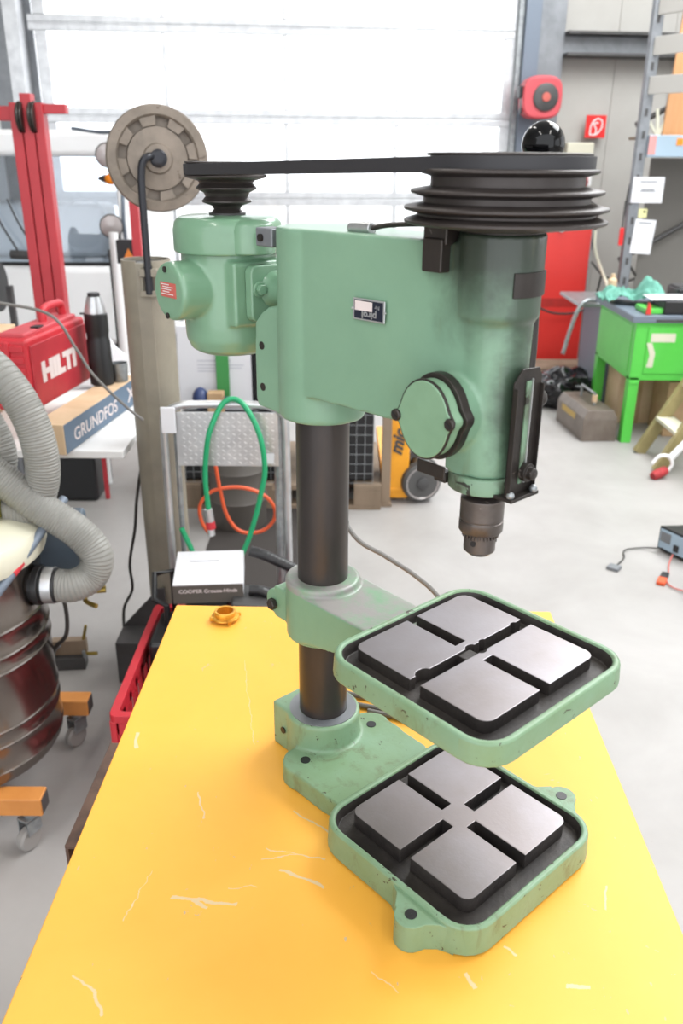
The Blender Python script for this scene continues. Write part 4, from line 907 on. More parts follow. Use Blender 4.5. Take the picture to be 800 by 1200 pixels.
    tube(bm, [(-.415, y, .50), (-.4195, y, .60), (-.412, y, .69), (-.395, y, .77), (-.355, y + .03, .848), (-.31, y + .04, .858), (-.268, y + .02, .815), (-.236, y, .74), (-.226, y, .64), (-.24, y, .56), (-.262, y, .47), (-.30, y, .36), (-.36, y, .26), (-.45, y, .27), (-.482, y, .36), (-.508, y, .43)], .0088, 12, n=8)
    g = tag(make('green_hose', bm, GHOSE), 'green rubber hose looped over the top of the aluminium hand cart', 'hose'); g.location = (.0022, -.093, .161); g.scale = (.897, .897, .897)
    bm = B(); cyl(bm, (-.416, y, .50), (-.411, y, .455), .0135); cyl(bm, (-.411, y, .43), (-.409, y, .405), .012); n1 = make('coupling', bm, ALU, g, .001); bm = B(); cyl(bm, (-.4115, y, .455), (-.4095, y, .43), .0155); make('coupling_ring', bm, REDP, g, .001)
    bm = B(); y = 1.80; tube(bm, [(-.475, y, .655), (-.44, y, .66), (-.41, y, .62), (-.395, y, .52), (-.375, y, .42), (-.33, y, .36), (-.26, y, .36), (-.215, y, .40), (-.21, y, .45), (-.25, y, .50), (-.33, y, .525), (-.42, y, .51), (-.465, y, .46), (-.465, y, .40), (-.44, y, .35)], .0065, 10); o = tag(make('orange_hose', bm, OHOSE), 'thin orange hose coiled behind the aluminium hand cart', 'hose'); o.location = (.0022, -.093, .161); o.scale = (.897, .897, .897)
    bm = B(); cyl(bm, (-.475, y, .655), (-.52, y, .66), .006); make('nozzle', bm, ALU, o)
    # mesh crates on pallet
    P = empty('pallet_of_crates', (-.28, 3.15, 0), 'wooden pallet carrying the black mesh crates', 'pallet')
    for k in range(6): bm = B(); x = -.50 + k * .172; box(bm, (x, -.28, .10), (x + .13, .40, .125)); make('deck_board', bm, WOOD, P, .002)
    for yy in (-.28, .02, .32): 
        for xx in (-.5, -.07, .36): bm = B(); box(bm, (xx, yy, .022), (xx + .13, yy + .09, .10)); make('block', bm, WOOD, P, .002)
        bm = B(); box(bm, (-.5, yy, 0), (.49, yy + .09, .022)); make('base_board', bm, WOOD, P, .002)
    def mesh_crate(x0, x1, y0, y1, z0, z1, lab):
        R_ = empty('mesh_crate', ((x0 + x1) / 2, y0, z0), lab, 'crate', 0, 'black mesh crates behind the drill column'); cx = (x0 + x1) / 2
        bm = B(); nx = int((x1 - x0) / .035); nz = int((z1 - z0) / .045)
        for k in range(nx + 1): x = x0 + (x1 - x0) * k / nx; box(bm, (x - cx - .0013, 0, 0), (x - cx + .0013, .003, z1 - z0))
        for k in range(nz + 1): z = (z1 - z0) * k / nz; box(bm, (x0 - cx, -.002, z - .0013), (x1 - cx, .001, z + .0013))
        tag(make('wire_front', bm, GALV, R_, smooth=False), None, None, None, 'stuff')
        bm = B(); box(bm, (x0 - cx, .02, .005), (x1 - cx, y1 - y0, z1 - z0 - .01)); make('black_liner', bm, BLACK, R_, .01)
        return R_
    a = mesh_crate(-.76, -.28, 2.90, 3.4, .127, .437, 'black-lined wire mesh crate seen through the aluminium cart')
    b_ = mesh_crate(-.03, .17, 2.90, 3.4, .127, .56, 'tall black-lined wire mesh crate right of the drill column')
    bm = B(); box(bm, (-.04, -.006, .31), (.01, -.003, .34)); make('sticker', bm, LBLUE, b_, smooth=False)
    Wp = empty('timber_post', (.234, 2.93, 0), 'upright wooden batten next to the mesh crate', 'batten'); bm = B(); box(bm, (-.022, -.02, 0), (.022, .02, .56)); make('batten_body', bm, WOOD, Wp, .002); bm = B(); box(bm, (-.03, -.024, .0), (.03, .024, .02)); make('batten_foot', bm, WOOD, Wp, .001)
    D2 = empty('grey_barrel', (-.42, 2.55, 0), 'dark grey barrel standing behind the aluminium hand cart', 'barrel'); D2.location = (-.45, 2.70, .006); bm = B(); lathe(bm, [(.12, 0), (.125, .01), (.128, .12), (.133, .13), (.128, .14), (.128, .26), (.133, .27), (.128, .28), (.125, .37), (.118, .375), (.001, .37)], seg=48); make('barrel_body', bm, mat('brown_grey_barrel', 0x57524d, .5), D2)
    bm = B(); box(bm, (-.56, 1.85, 0), (.0, 2.87, .006)); tag(make('floor_sheet', bm, mat('dark_floor_sheet', 0x35302d, .8), None, .001), 'thin dark sheet on the floor under the grey barrel', 'mat')  # thin dark sheet covering the floor behind the cart
    # wooden low box right of the column
    # white carton board with text
    Wb = empty('white_carton', (-.565, 3.06, .44), 'large white printed carton standing on the mesh crate', 'carton')
    bm = B(); box(bm, (-.19, 0, 0), (.155, .12, .40)); make('carton_body', bm, PAPER, Wb, .003)
    for k, (x0, x1, z) in enumerate(((-.10, -.05, .30), (-.10, .06, .235), (-.10, .12, .215), (-.10, .11, .20), (-.10, .02, .185))): bm = B(); box(bm, (x0, -.0015, z), (x1, -.0002, z + .006)); make('print_line', bm, mat('pale_grey_print', 0xb9bac2, .7) if k == 0 else bpy.data.materials['pale_grey_print'], Wb, smooth=False)
    bm = B(); box(bm, (-.01, -.02, .05), (.05, -.008, .40)); make('green_strap', bm, mat('dark_green_strap', 0x3d8a48, .6), Wb, .002)
    Bk = empty('blue_grinder', (-.60, 2.98, .44), 'small blue machine strapped to a brown wooden block before the white carton', 'machine')
    bm = B(); sphere(bm, (-.045, 0, .075), .055, 24, (.7, .8, 1)); make('blue_housing', bm, mat('blue_enamel', 0x2b3a63, .4), Bk); bm = B(); box(bm, (-.01, -.03, .01), (.065, .03, .11)); make('wood_block', bm, CARD, Bk, .004); bm = B(); cyl(bm, (.06, 0, .07), (.10, 0, .07), .016); make('spigot', bm, mat('blue_enamel_dark', 0x2a3350, .4), Bk)
    bm = B(); box(bm, (-.045, -.04, 0), (.05, .04, .02)); make('base', bm, DGREY, Bk, .002)
    K_ = empty('black_cabinet', (-.33, 3.05, .44), 'tall black cabinet edge between white carton and drill column', 'cabinet'); bm = B(); box(bm, (-.07, 0, 0), (.02, .2, .36)); make('cabinet_body', bm, BLACK, K_, .01)
    for k, (x, z, r) in enumerate(((.045, .27, .02), (.04, .2, .025), (.05, .12, .03), (.04, .05, .025))): bm = B(); cyl(bm, (x, -.03, z), (x, .05, z), r, seg=16); make('fitting', bm, GALV if k % 2 else DGREY, K_, .003)
    # pallet truck
    J = empty('pallet_truck', (.28, 3.0, 0), 'amber pallet truck with dark lettering and grey wheels, seen below the drill head', 'pallet truck')
    bm = B(); lo = [(-.068, .02), (.068, .02), (.068, .30), (.060, .47), (.045, .52), (-.02, .52), (-.038, .40)]
    prism(bm, lo, -.03, .10, fn=lambda x, y, z: (x, z, y)); make('body', bm, YTRUCK, J, .010, 3)
    bm = B(); box(bm, (-.066, -.034, .055), (.070, -.028, .075)); make('fold', bm, YTRUCK, J, .003)
    text('lettering', 'mic', .085, (.012, -.034, .31), (pi / 2, radians(-80), 0), DGREY, J, .0005, bold=.003, shear=.3)
    bm = B(); cyl(bm, (.13, .03, .10), (.13, .03, .42), .038); cyl(bm, (.13, .03, .36), (.13, .03, .40), .05); make('pump', bm, GALV, J, .003)
    bm = B(); box(bm, (.06, .0, .30), (.14, .05, .335)); box(bm, (.06, 0, .22), (.14, .05, .25)); make('fork_link', bm, DGREY, J, .004)
    for dy in (0, .12):
        bm = B(); lathe(bm, [(.03, -.03), (.088, -.03), (.098, -.02), (.098, .02), (.088, .03), (.03, .03)], (.128, -.02 + dy, .108), (.25, -1, 0), 44); w_ = make('wheel', bm, TGREY, J)
        bm = B(); lathe(bm, [(.045, .0), (.078, .032), (.084, .032), (.084, .0)], (.128, -.02 + dy, .108), (.25, -1, 0), 44, close=False); make('wheel_ring', bm, MIRR, w_); bm = B(); lathe(bm, [(.03, .03), (.03, .042), (.015, .046), (.001, .046)], (.128, -.02 + dy, .108), (.25, -1, 0), 24, close=False); make('hub', bm, DGREY, w_)
    bm = B(); box(bm, (.10, .02, .18), (.16, .08, .24)); make('steering_fork', bm, DGREY, J, .006)
    for x in (-.03, .13): bm = B(); box(bm, (x - .03, .1, .06), (x + .04, .9, .11)); make('fork', bm, YTRUCK, J, .008)
behind()

# ================================================================== RIGHT SIDE
def right_side():
    C_ = empty('red_cabinet', (1.69, 5.95, 0), 'tall red steel cabinet with white knob behind the drill head', 'cabinet')
    bm = B(); box(bm, (-.215, -.10, 0), (.215, .22, 1.14)); make('cabinet_body', bm, REDC, C_, .006)
    bm = B(); box(bm, (-.205, -.108, .03), (.205, -.098, 1.125)); d = make('door', bm, REDC, C_, .004)
    bm = B(); box(bm, (-.19, -.110, .50), (.205, -.107, .565)); make('faded_band', bm, mat('dark_red_band', 0xa2221d, .45, 0, 0x8f221d, 20), C_, smooth=False)
    bm = B(); sphere(bm, (-.02, -.118, 1.075), .019, 16); make('knob', bm, WHITE, d)
    bm = B(); box(bm, (.216, -.06, 0), (.235, .22, 1.14)); make('side_rail', bm, GALV, C_, .002)
    bm = B(); tube(bm, [(1.40, 5.8, .62), (1.45, 5.78, .56), (1.55, 5.77, .50), (1.68, 5.77, .46), (1.86, 5.80, .47), (1.97, 5.82, .56), (2.02, 5.85, .75)], .009, 8); tag(make('black_cable', bm, CABLEB), 'black cable looping across the lower red cabinet', 'cable')
    # hose reel on the jamb
    H = empty('hose_reel', (1.64, 6.92, 1.87), 'red air hose reel with black centre fixed to the door jamb', 'hose reel', .1)
    bm = B(); P = []
    for i in range(40):
        a = 2 * pi * i / 40; r = .165 * (abs(cos(a)) ** 3.2 + abs(sin(a)) ** 3.2) ** (-1 / 3.2); P.append((r * cos(a) * 1.0, r * sin(a) * .98 + .165))
    prism(bm, P, -.10, .06, fn=lambda x, y, z: (x, z, y)); make('casing', bm, REDD, H, .02, 3)
    bm = B(); lathe(bm, [(.105, .10), (.105, .112), (.09, .118), (.04, .118), (.001, .12)], (.02, 0, .165), (0, -1, 0), 40); make('hub_disc', bm, DGREY, H); bm = B(); lathe(bm, [(.036, .118), (.033, .126), (.001, .127)], (.02, 0, .165), (0, -1, 0), 24); make('badge', bm, PINK, H)
    bm = B(); box(bm, (-.19, -.06, .16), (-.14, .02, .25)); box(bm, (-.165, -.05, .04), (-.155, .01, .25)); make('bracket', bm, BLACK, H, .008)
    bm = B(); box(bm, (-.10, .05, .08), (.10, .10, .2)); make('wall_mount', bm, DGREY, H, .004)
    B2 = empty('wall_box', (2.06, 7.05, 1.50), 'small off-white box on the wall beside the black knob', 'box', .1); bm = B(); box(bm, (-.12, 0, 0), (.12, .15, .20)); make('box_body', bm, WHITED, B2, .01); bm = B(); box(bm, (-.10, -.004, .02), (.10, .001, .1)); make('box_lid', bm, GALV, B2, .003)
    # fire hose sign
    S = empty('fire_hose_sign', (2.205, 7.195, 1.83), 'square red fire hose sign with white pictogram on the grey wall', 'sign', .1)
    bm = B(); box(bm, (-.09, -.006, -.09), (.09, 0, .09)); make('sign_plate', bm, SIGNR, S, .001)
    bm = B(); tube(bm, [(-.048, -.008, -.065), (-.045, -.008, .0), (-.022, -.008, .045), (.015, -.008, .062), (.050, -.008, .045), (.055, -.008, .0), (.030, -.008, -.045), (.0, -.008, -.065)], .0055, 6); tube(bm, [(-.048, -.008, -.065), (.0, -.008, -.065)], .0055, 6, smooth=False); make('pictogram', bm, WHITE, S)
    bm = B(); tube(bm, [(.0, -.008, -.065), (.005, -.008, -.02), (-.02, -.008, .02), (.02, -.008, .03)], .0055, 6); make('pictogram', bm, WHITE, S)
    S2 = empty('extinguisher_sign', (2.16, 7.19, 1.47), 'small red and white extinguisher sign half hidden by the pulley', 'sign', .1)
    bm = B(); box(bm, (-.06, -.005, -.12), (.06, 0, .05)); make('sign_plate', bm, WHITE, S2, .001); bm = B(); box(bm, (-.055, -.007, -.01), (-.02, -.005, .045)); box(bm, (-.01, -.007, -.02), (.055, -.005, .045)); make('red_field', bm, SIGNR, S2, smooth=False)
    E_ = empty('fire_extinguisher', (2.17, 7.09, .72), 'red fire extinguisher hanging on the wall beside the red cabinet', 'extinguisher', .1)
    bm = B(); lathe(bm, [(.05, 0), (.065, .01), (.068, .03), (.068, .38), (.055, .43), (.025, .46), (.02, .50), (.001, .50)], seg=36); make('cylinder_body', bm, SIGNR, E_); bm = B(); box(bm, (-.02, -.05, .50), (.02, .03, .53)); tube(bm, [(0, .02, .52), (.05, -.01, .56), (.12, -.02, .58)], .008, 8); make('valve', bm, BLACK, E_, .002)
    bm = B(); tube(bm, [(0, -.04, .51), (.08, -.06, .45), (.09, -.05, .25), (.08, -.03, .1)], .010, 8); make('discharge_hose', bm, BLACK, E_); bm = B(); box(bm, (-.07, .05, .1), (.07, .09, .35)); make('wall_bracket', bm, DGREY, E_, .002)
    bm = B(); box(bm, (-.05, -.0695, .18), (.05, -.064, .30)); make('label_band', bm, PAPER, E_, .001)
    bm = B(); tube(bm, [(2.13, 7.08, 1.37), (2.12, 7.02, 1.38), (2.10, 6.98, 1.42)], .03, 10); tag(make('red_bell', bm, REDD), 'red rounded alarm sounder peeking out beside the black pulley', 'alarm')
    # pallet rack
    R_ = empty('storage_rack', (2.05, 5.5, 0), 'grey steel storage rack with pale beams at the right edge', 'rack')
    bm = B(); box(bm, (-.0, 0, 0), (.07, .06, 3.2)); up = make('upright', bm, MGREY, R_, .004)
    for k in range(20): bm = B(); box(bm, (.025, -.002, .3 + k * .14), (.045, .004, .35 + k * .14)); make('slot', bm, DGREY, up, smooth=False)
    bm = B(); box(bm, (1.4, 0, 0), (1.47, .06, 3.2)); make('upright', bm, GALV, R_, .004)
    bm = B(); box(bm, (1.4, .4, 0), (1.47, .46, 3.2)); make('upright', bm, GALV, R_, .004)
    for p, q in (((.1, .40, .85), (1.4, .40, 1.60)), ((.1, .40, 1.80), (1.4, .40, 2.5))): bm = B(); cyl(bm, p, q, .02, seg=8); make('brace', bm, DGREY, R_)
    bm = B(); box(bm, (.07, -.03, 1.585), (1.4, .03, 1.725)); be = make('front_beam', bm, BLGREY if 0 else LBLUE, R_, .005)
    bm = B(); box(bm, (.07, -.034, 1.60), (.12, -.029, 1.72)); make('red_lock', bm, mat('pale_red_tape', 0xc98f8c, .6), be, smooth=False)
    for x, m in ((.26, AMBER), (.32, PAPER)): bm = B(); box(bm, (x, -.034, 1.66), (x + .045, -.031, 1.705)); make('sticker', bm, m, be, smooth=False)
    bm = B(); box(bm, (.25, .43, 1.585), (1.4, .46, 1.725)); make('rear_beam', bm, LBLUE, R_, .005)
    bm = B(); box(bm, (.07, .03, 1.70), (1.4, .44, 1.72)); make('shelf_board', bm, WOOD, R_, .004)
    # dark sheet behind the rack, its grey standing for the rack's shade
    bm = B(); box(bm, (.27, .47, .1), (1.4, .485, 1.58)); make('shade_sheet', bm, mat('rack_shade_grey', 0x77746f, .7), R_, smooth=False)
    # pale side rails rising towards the camera
    for z in (2.03, 2.265, 2.50):
        bm = B(); a = V(.035, .0, z); b2 = V(.55, -1.1, z - .02); d = (b2 - a).normalized(); s = V(d.y, -d.x, 0) * -.012
        vs = [a - s + V(0, 0, -.055), a + s + V(0, 0, -.055), a + s + V(0, 0, .055), a - s + V(0, 0, .055)]; ve = [v + (b2 - a) for v in vs]
        loft(bm, [vs, ve]); make('side_rail', bm, RAILW, R_, .003)
    bm = B(); box(bm, (.51, -1.16, 0), (.57, -1.1, 2.8)); make('front_post', bm, GALV, R_, .004)
    for i, (x, w_, ln, tilt) in enumerate(((.225, .05, 1.25, .045), (.285, .05, 1.3, .03), (.36, .07, 1.3, .02))):
        bm = B(); box(bm, (-w_ / 2, -.012, 0), (w_ / 2, .012, ln)); o = tag(make('timber_plank', bm, WOODL, None, .002, loc=(2.05 + x, 5.62 + .05 * i, 1.7245), rot=(-.0, tilt, 0)), ('pale timber plank leaning in the rack, nearest the upright', 'pale timber plank in the rack, middle of three', 'wide pale timber plank in the rack, farthest right')[i], 'plank', 'timber planks in the rack')
    for i, (dx, dy) in enumerate(((0, 0), (.02, .02), (.03, -.01))):
        bm = B(); box(bm, (-.01, -.006, 0), (.01, .006, .17)); tag(make('wood_offcut', bm, WHITED, None, .001, loc=(2.20 + dx, 5.57 + dy * .5 + i * .03, 1.727), rot=(0, -.65 + i * .5, 0)), ('short pale offcut tilted left on the rack beam', 'short pale offcut standing between two others on the rack beam', 'short pale offcut tilted right on the rack beam')[i], 'offcut', 'offcuts on the rack beam')
    # notices
    for i, (x, z, w_, h, y, m, lab) in enumerate(((2.165, 1.37, .22, .17, 5.46, PAPER, 'landscape white notice sheet taped to the rack upright'), (2.175, 1.055, .15, .235, 5.46, PAPER, 'portrait white notice sheet hanging below on the rack upright'), (2.155, 1.215, .06, .06, 5.47, mat('yellow_tag', 0xd2cf98, .6), 'small yellowish tag between the two notices'))):
        bm = B(); box(bm, (-w_ / 2, -.002, -h / 2), (w_ / 2, 0, h / 2)); o = tag(make('notice_sheet' if i < 2 else 'paper_tag', bm, m, None, loc=(x - .02 * i * 0, y + .035, z), rot=(0, (0, .06, 0)[i], 0), smooth=False), lab, 'notice')
        if i < 2:
            for k, (a, zz) in enumerate(((.12, .05), (.09, .0), (.11, -.012)) if i == 0 else ((.09, .09),)): bm = B(); box(bm, (-a / 2, -.003, zz), (a / 2, -.0021, zz + .008)); make('print_line', bm, MGREY, o, smooth=False)
        else:
            bm = B(); lathe(bm, [(.008, 0), (.008, .002)], (.01, -.002, .01), (0, -1, 0), 12); make('dot', bm, BLACK, o)
    bm = B(); tube(bm, [(2.24, 6.95, .72), (2.32, 6.8, .62), (2.42, 6.6, .60), (2.40, 6.2, .68), (2.2, 5.7, .80), (2.12, 5.58, .9), (2.05, 5.56, 1.3), (2.12, 5.56, 1.7)], .009, 8); tag(make('wall_cable', bm, CABLEB), 'black cable hanging from the grey wall to the rack', 'cable')
    E2 = empty('hanging_tool', (2.0, 5.425, 1.0), 'small red handled tool hanging on the rack upright', 'tool'); bm = B(); box(bm, (-.015, 0, 0), (.015, .015, .12)); make('handle', bm, SIGNR, E2, .004); bm = B(); cyl(bm, (0, .008, .12), (0, .008, .30), .006); cyl(bm, (0, .008, .28), (.06, .06, .28), .006); make('rod', bm, DGREY, E2)
    # green bench
    G = empty('green_workbench', (1.69, 3.95, 0), 'bright green steel workbench with a grey top at the right edge', 'workbench')
    bm = B(); box(bm, (0, 0, .38), (.8, .72, .715)); bd = make('cabinet_body', bm, LIME, G, .004)
    bm = B(); box(bm, (-.004, .05, .42), (.002, .67, .69)); make('side_panel', bm, LIME, G, .003); bm = B(); box(bm, (.07, -.006, .42), (.72, .002, .69)); dr = make('drawer_front', bm, LIME, G, .004)
    for x in (0, .74):
        for y in (0, .66): bm = B(); box(bm, (x, y, 0), (x + .06, y + .06, .40)); make('leg', bm, LIME, G, .003)
    bm = B(); box(bm, (-.03, -.02, .715), (.83, .76, .755)); make('bench_top', bm, BLGREY, G, .004)
    bm = B(); box(bm, (.10, -.010, .72), (.5, -.0205, .735)); make('edge_slot', bm, DGREY, G, smooth=False)
    bm = B(); box(bm, (.09, -.008, .605), (.23, -.006, .655)); make('sticker', bm, WHITED, dr, smooth=False)
    bm = B(); prism(bm, [(.07, .60), (.10, .60), (.125, .54), (.12, .46), (.085, .46), (.095, .53)], .006, .0085, fn=lambda x, y, z: (x, -z, y)); make('torn_sticker', bm, WHITED, dr, smooth=False)
    bm = B(); box(bm, (.002, -.0062, .36), (.06, .05, .38)); make('rail', bm, LIME, G, .002)
    # things on it
    bm = B(); N = 44
    from mathutils import noise as mn2
    gr = [[None] * N for _ in range(N)]
    for i in range(N):
        for j in range(N):
            u, v_ = i / (N - 1), j / (N - 1); h = .02 + .03 * abs(mn2.noise(Vector((u * 7, v_ * 6, 0)))) + .03 * abs(mn2.noise(Vector((u * 16, v_ * 12, 3)))) + .13 * math.exp(-((u - .72) / .22) ** 2) * (.55 + .45 * sin(v_ * 5)) + .05 * math.exp(-((u - .25) / .15) ** 2) + .018 * sin(u * 23 + v_ * 11) * sin(v_ * 17)
            gr[i][j] = bm.verts.new((.36 * u, .30 * v_ + .05 * sin(u * 6), max(.006, h * (1 - .8 * abs(v_ - .5) ** 1.5))))
    for i in range(N - 1):
        for j in range(N - 1): bm.faces.new([gr[i][j], gr[i + 1][j], gr[i + 1][j + 1], gr[i][j + 1]])
    o = tag(make('work_cloth', bm, TEAL, loc=(1.60, 4.235, .758)), 'crumpled teal cloth bunched on the green workbench', 'cloth'); so = o.modifiers.new('Solid', 'SOLIDIFY'); so.thickness = .004
    K_ = empty('black_case', (1.84, 3.965, .757), 'flat black case with white papers on top, on the green workbench', 'case'); bm = B(); box(bm, (0, 0, 0), (.48, .22, .075)); make('case_body', bm, BLACK, K_, .008); bm = B(); box(bm, (-.10, .02, .0), (.02, .2, .03)); make('green_corner', bm, LIME, K_, .004)
    L_ = empty('paper_stack', (1.84, 3.985, .833), 'loose white papers lying on the flat black case', 'papers')
    for k in range(4): bm = B(); box(bm, (-.06 + k * .02, .0, .002 * k), (.44 + k * .02, .20, .002 * k + .0015), (0, 0, .03 * k - .05)); make('sheet', bm, PAPER, L_, smooth=False)
    bm = B(); prism(bm, [(0, 0), (.03, 0), (.025, .05), (.01, .07)], 0, .02, fn=lambda x, y, z: (x - .09, z, y)); f = tag(make('red_tube', bm, mat('red_yellow_tube', 0xd0382c, .5), None, .003, loc=(1.825, 3.955, .757)), 'small red and yellow tube before the black case', 'tube')
    for i, (x, y, h, r, m, lab) in enumerate(((1.735, 4.64, .14, .028, CARDL, 'pale wooden handle standing on the back of the green bench'), (2.25, 4.45, .10, .03, DGREY, 'dark tin on the back of the green bench'), (2.33, 4.5, .13, .022, GALV, 'grey metal can at the right of the green bench'), (2.18, 4.52, .12, .02, MGREY, 'slim grey bottle on the back of the green bench'))):
        bm = B(); lathe(bm, [(r, 0), (r, h * .75), (r * .5, h * .85), (r * .5, h), (.001, h)], seg=20); tag(make(('wooden_peg', 'tin', 'can', 'bottle')[i], bm, m, None, loc=(x, y, .757)), lab, ('handle', 'tin', 'can', 'bottle')[i])
    Bx = empty('black_tray', (2.16, 4.29, .757), 'low dark tray of oddments behind the papers on the green bench', 'tray'); bm = B(); box(bm, (-.16, -.07, 0), (.28, .12, .11)); make('tray_body', bm, BLACK, Bx, .01); bm = B(); box(bm, (-.15, -.06, .11), (.27, .11, .118)); make('tray_lid', bm, DGREY, Bx, .004)
    # grey cabinet behind the green bench
    Y = empty('grey_cabinet', (1.50, 4.90, 0), 'blue-grey cabinet standing behind the green bench', 'cabinet'); bm = B(); box(bm, (.27, -.05, 0), (.7, .45, .66)); make('cabinet_body', bm, BLGREY, Y, .006); bm = B(); box(bm, (.09, -.08, .66), (.72, .47, .685)); make('cabinet_top', bm, GALV, Y, .004); bm = B(); lathe(bm, [(.04, 0), (.04, .003)], (.32, -.05, .34), (0, -1, 0), 24); make('round_label', bm, PAPER, Y)
    bm = B(); tube(bm, [(1.74, 4.85, .700), (1.63, 4.80, .705), (1.575, 4.78, .65), (1.535, 4.77, .52), (1.50, 4.76, .36)], .014, 10); tag(make('flexible_pipe', bm, GALV), 'light grey flexible pipe drooping from the cabinet top before the red cabinet', 'pipe')
    bm = B(); tube(bm, [(1.76, 4.87, .69), (1.80, 4.9, .80), (1.84, 4.9, .81), (1.90, 4.88, .69)], .008, 8); tag(make('pipe_bend', bm, GALV), 'short bent grey pipe on the cabinet top', 'pipe')
    bm = B(); tube(bm, [(2.00, 6.1, 1.05), (1.98, 6.0, .95), (1.99, 5.9, .85), (1.95, 5.4, .70)], .012, 8); tag(make('hanging_hose', bm, WHITED), 'pale hose hanging beside the right edge of the red cabinet', 'hose')
    # cartons under the green bench
    for i, (x, y, w_, dpt, h, m, lab) in enumerate(((1.78, 4.36, .26, .28, .33, CARDL, 'pale carton under the green bench, leftmost'), (1.98, 4.08, .5, .25, .34, CARD, 'brown carton under the green bench behind the stepladder'))):
        c = empty('carton', (x, y, 0), lab, 'carton'); bm = B(); box(bm, (0, 0, 0), (w_, dpt, h)); make('carton_body', bm, m, c, .004); bm = B(); box(bm, (w_ * .45, -.001, 0), (w_ * .55, dpt + .001, h + .001)); make('tape', bm, CARDL if m is CARD else CARD, c, smooth=False)
    c = empty('flat_board', (1.68, 5.55, 0), 'brown board lying on the floor before the red cabinet', 'board'); bm = B(); box(bm, (-.22, -.2, 0), (.35, .18, .10)); make('board_body', bm, CARD, c, .006); bm = B(); box(bm, (-.2, -.18, .10), (.3, .15, .12)); make('board_top', bm, WOOD, c, .003)
    # bin bag
    bm = B(); bmesh.ops.create_icosphere(bm, subdivisions=5, radius=1)
    from mathutils import noise as mn
    for v in bm.verts:
        d = v.co.normalized(); k = 1 + .22 * mn.noise(d * 2.2) + .10 * mn.noise(d * 6) + .035 * abs(mn.noise(d * 15)); v.co = Vector((d.x * .22 * k, d.y * .17 * k, max(0, .12 + d.z * .14 * k)))
    tag(make('bin_bag', bm, BLACKB, None, loc=(1.53, 4.78, 0)), 'crumpled black plastic bin bag on the floor behind the toolbox', 'bag')
    bm = B(); cyl(bm, (1.33, 4.86, .0), (1.345, 4.86, .14), .05, .035); bm.free()
    # metal toolbox
    T = empty('metal_toolbox', (1.46, 3.965, 0), 'grey-brown metal toolbox with tubular handle before the green bench', 'toolbox', .0)
    # box footprint runs back-left
    L = V(-.045, .47, 0); Wd = V(.205, .01, 0); h = .19
    def blk(bm, a0, a1, b0, b1, z0, z1):
        vs = [[(L * a + Wd * b + V(0, 0, z)) for a, b in ((a0, b0), (a1, b0), (a1, b1), (a0, b1))] for z in (z0, z1)]; loft(bm, vs)
    bm = B(); blk(bm, 0, 1, 0, 1, 0, .14); make('box_body', bm, TOOLB, T, .004); 
    bm = B(); loft(bm, [[L * 0 + V(0, 0, .14), L + V(0, 0, .14), L + Wd + V(0, 0, .14), Wd + V(0, 0, .14)], [L * .02 + Wd * .12 + V(0, 0, h), L * .98 + Wd * .12 + V(0, 0, h), L * .98 + Wd * .88 + V(0, 0, h), L * .02 + Wd * .88 + V(0, 0, h)]]); make('lid', bm, TOOLB, T, .004)
    bm = B(); p0 = L * .28 + Wd * .5; p1 = L * .75 + Wd * .5; tube(bm, [p0 + V(0, 0, h - .01), p0 + V(0, 0, h + .07), p1 + V(0, 0, h + .07), p1 + V(0, 0, h - .01)], .008, 10, smooth=False); make('handle', bm, GALV, T)
    bm = B(); tube(bm, [p0 + V(0, 0, h + .02), p0 + V(0, 0, h + .062)], .016, 10, smooth=False); make('grip_end', bm, CARDL, T)
    bm = B(); a = L * .30 + V(-.003, 0, .10); loft(bm, [[a, a + L * .5, a + L * .5 + V(.002, 0, 0), a + V(.002, 0, 0)], [a + V(0, 0, .035), a + L * .5 + V(0, 0, .035), a + L * .5 + V(.002, 0, .035), a + V(.002, 0, .035)]]); make('yellow_label', bm, mat('faded_yellow_print', 0xb3964f, .6), T, smooth=False)
    # stepladder
    S_ = empty('stepladder', (1.74, 3.62, 0), 'old wooden stepladder with pale treads at the right edge', 'stepladder')
    def beam(bm, a, b, w_, t_):
        a, b = V(*a), V(*b); d = (b - a).normalized(); s = V(0, 1, 0); s = (s - d * s.dot(d)).normalized(); u_ = d.cross(s)
        loft(bm, [[p + s * i * w_ + u_ * j * t_ for i, j in ((-1, -1), (1, -1), (1, 1), (-1, 1))] for p in (a, b)])
    for y in (-.17, .15): bm = B(); beam(bm, (.0, y, .0), (.42, y * .8, .82), .02, .032); make('stile', bm, OLIVE, S_, .003)
    for k, (x, z) in enumerate(((.095, .20), (.21, .40), (.325, .60))): bm = B(); box(bm, (x - .03, -.16, z), (x + .075, .14, z + .022), (0, 0, 0)); make('tread', bm, WHITED, S_, .003)
    for y in (-.2, .17): bm = B(); beam(bm, (.30, y - .12, .0), (.44, y * .8, .82), .012, .02); make('rear_leg', bm, GREY1, S_, .002)
    # white extendable tool with red brush, yellow tube frame
    W = empty('floor_roller', (1.73, 3.36, 0), 'white-handled roller with red head resting on the floor at the right', 'roller')
    bm = B(); lathe(bm, [(.022, -.045), (.026, -.03), (.026, .03), (.022, .045)], (-.02, -.02, .028), (1, .45, .3), 20); make('red_head', bm, mat('red_bristle', 0xb8393c, .7, 0, 0x8a2227, 60, bump=1, bscale=90), W)
    bm = B(); tube(bm, [(-.06, -.01, .08), (-.03, -.01, .12), (.02, -.01, .12), (.045, -.01, .08), (.03, -.01, .04)], .009, 10); make('guard_arm', bm, WHITE, W)
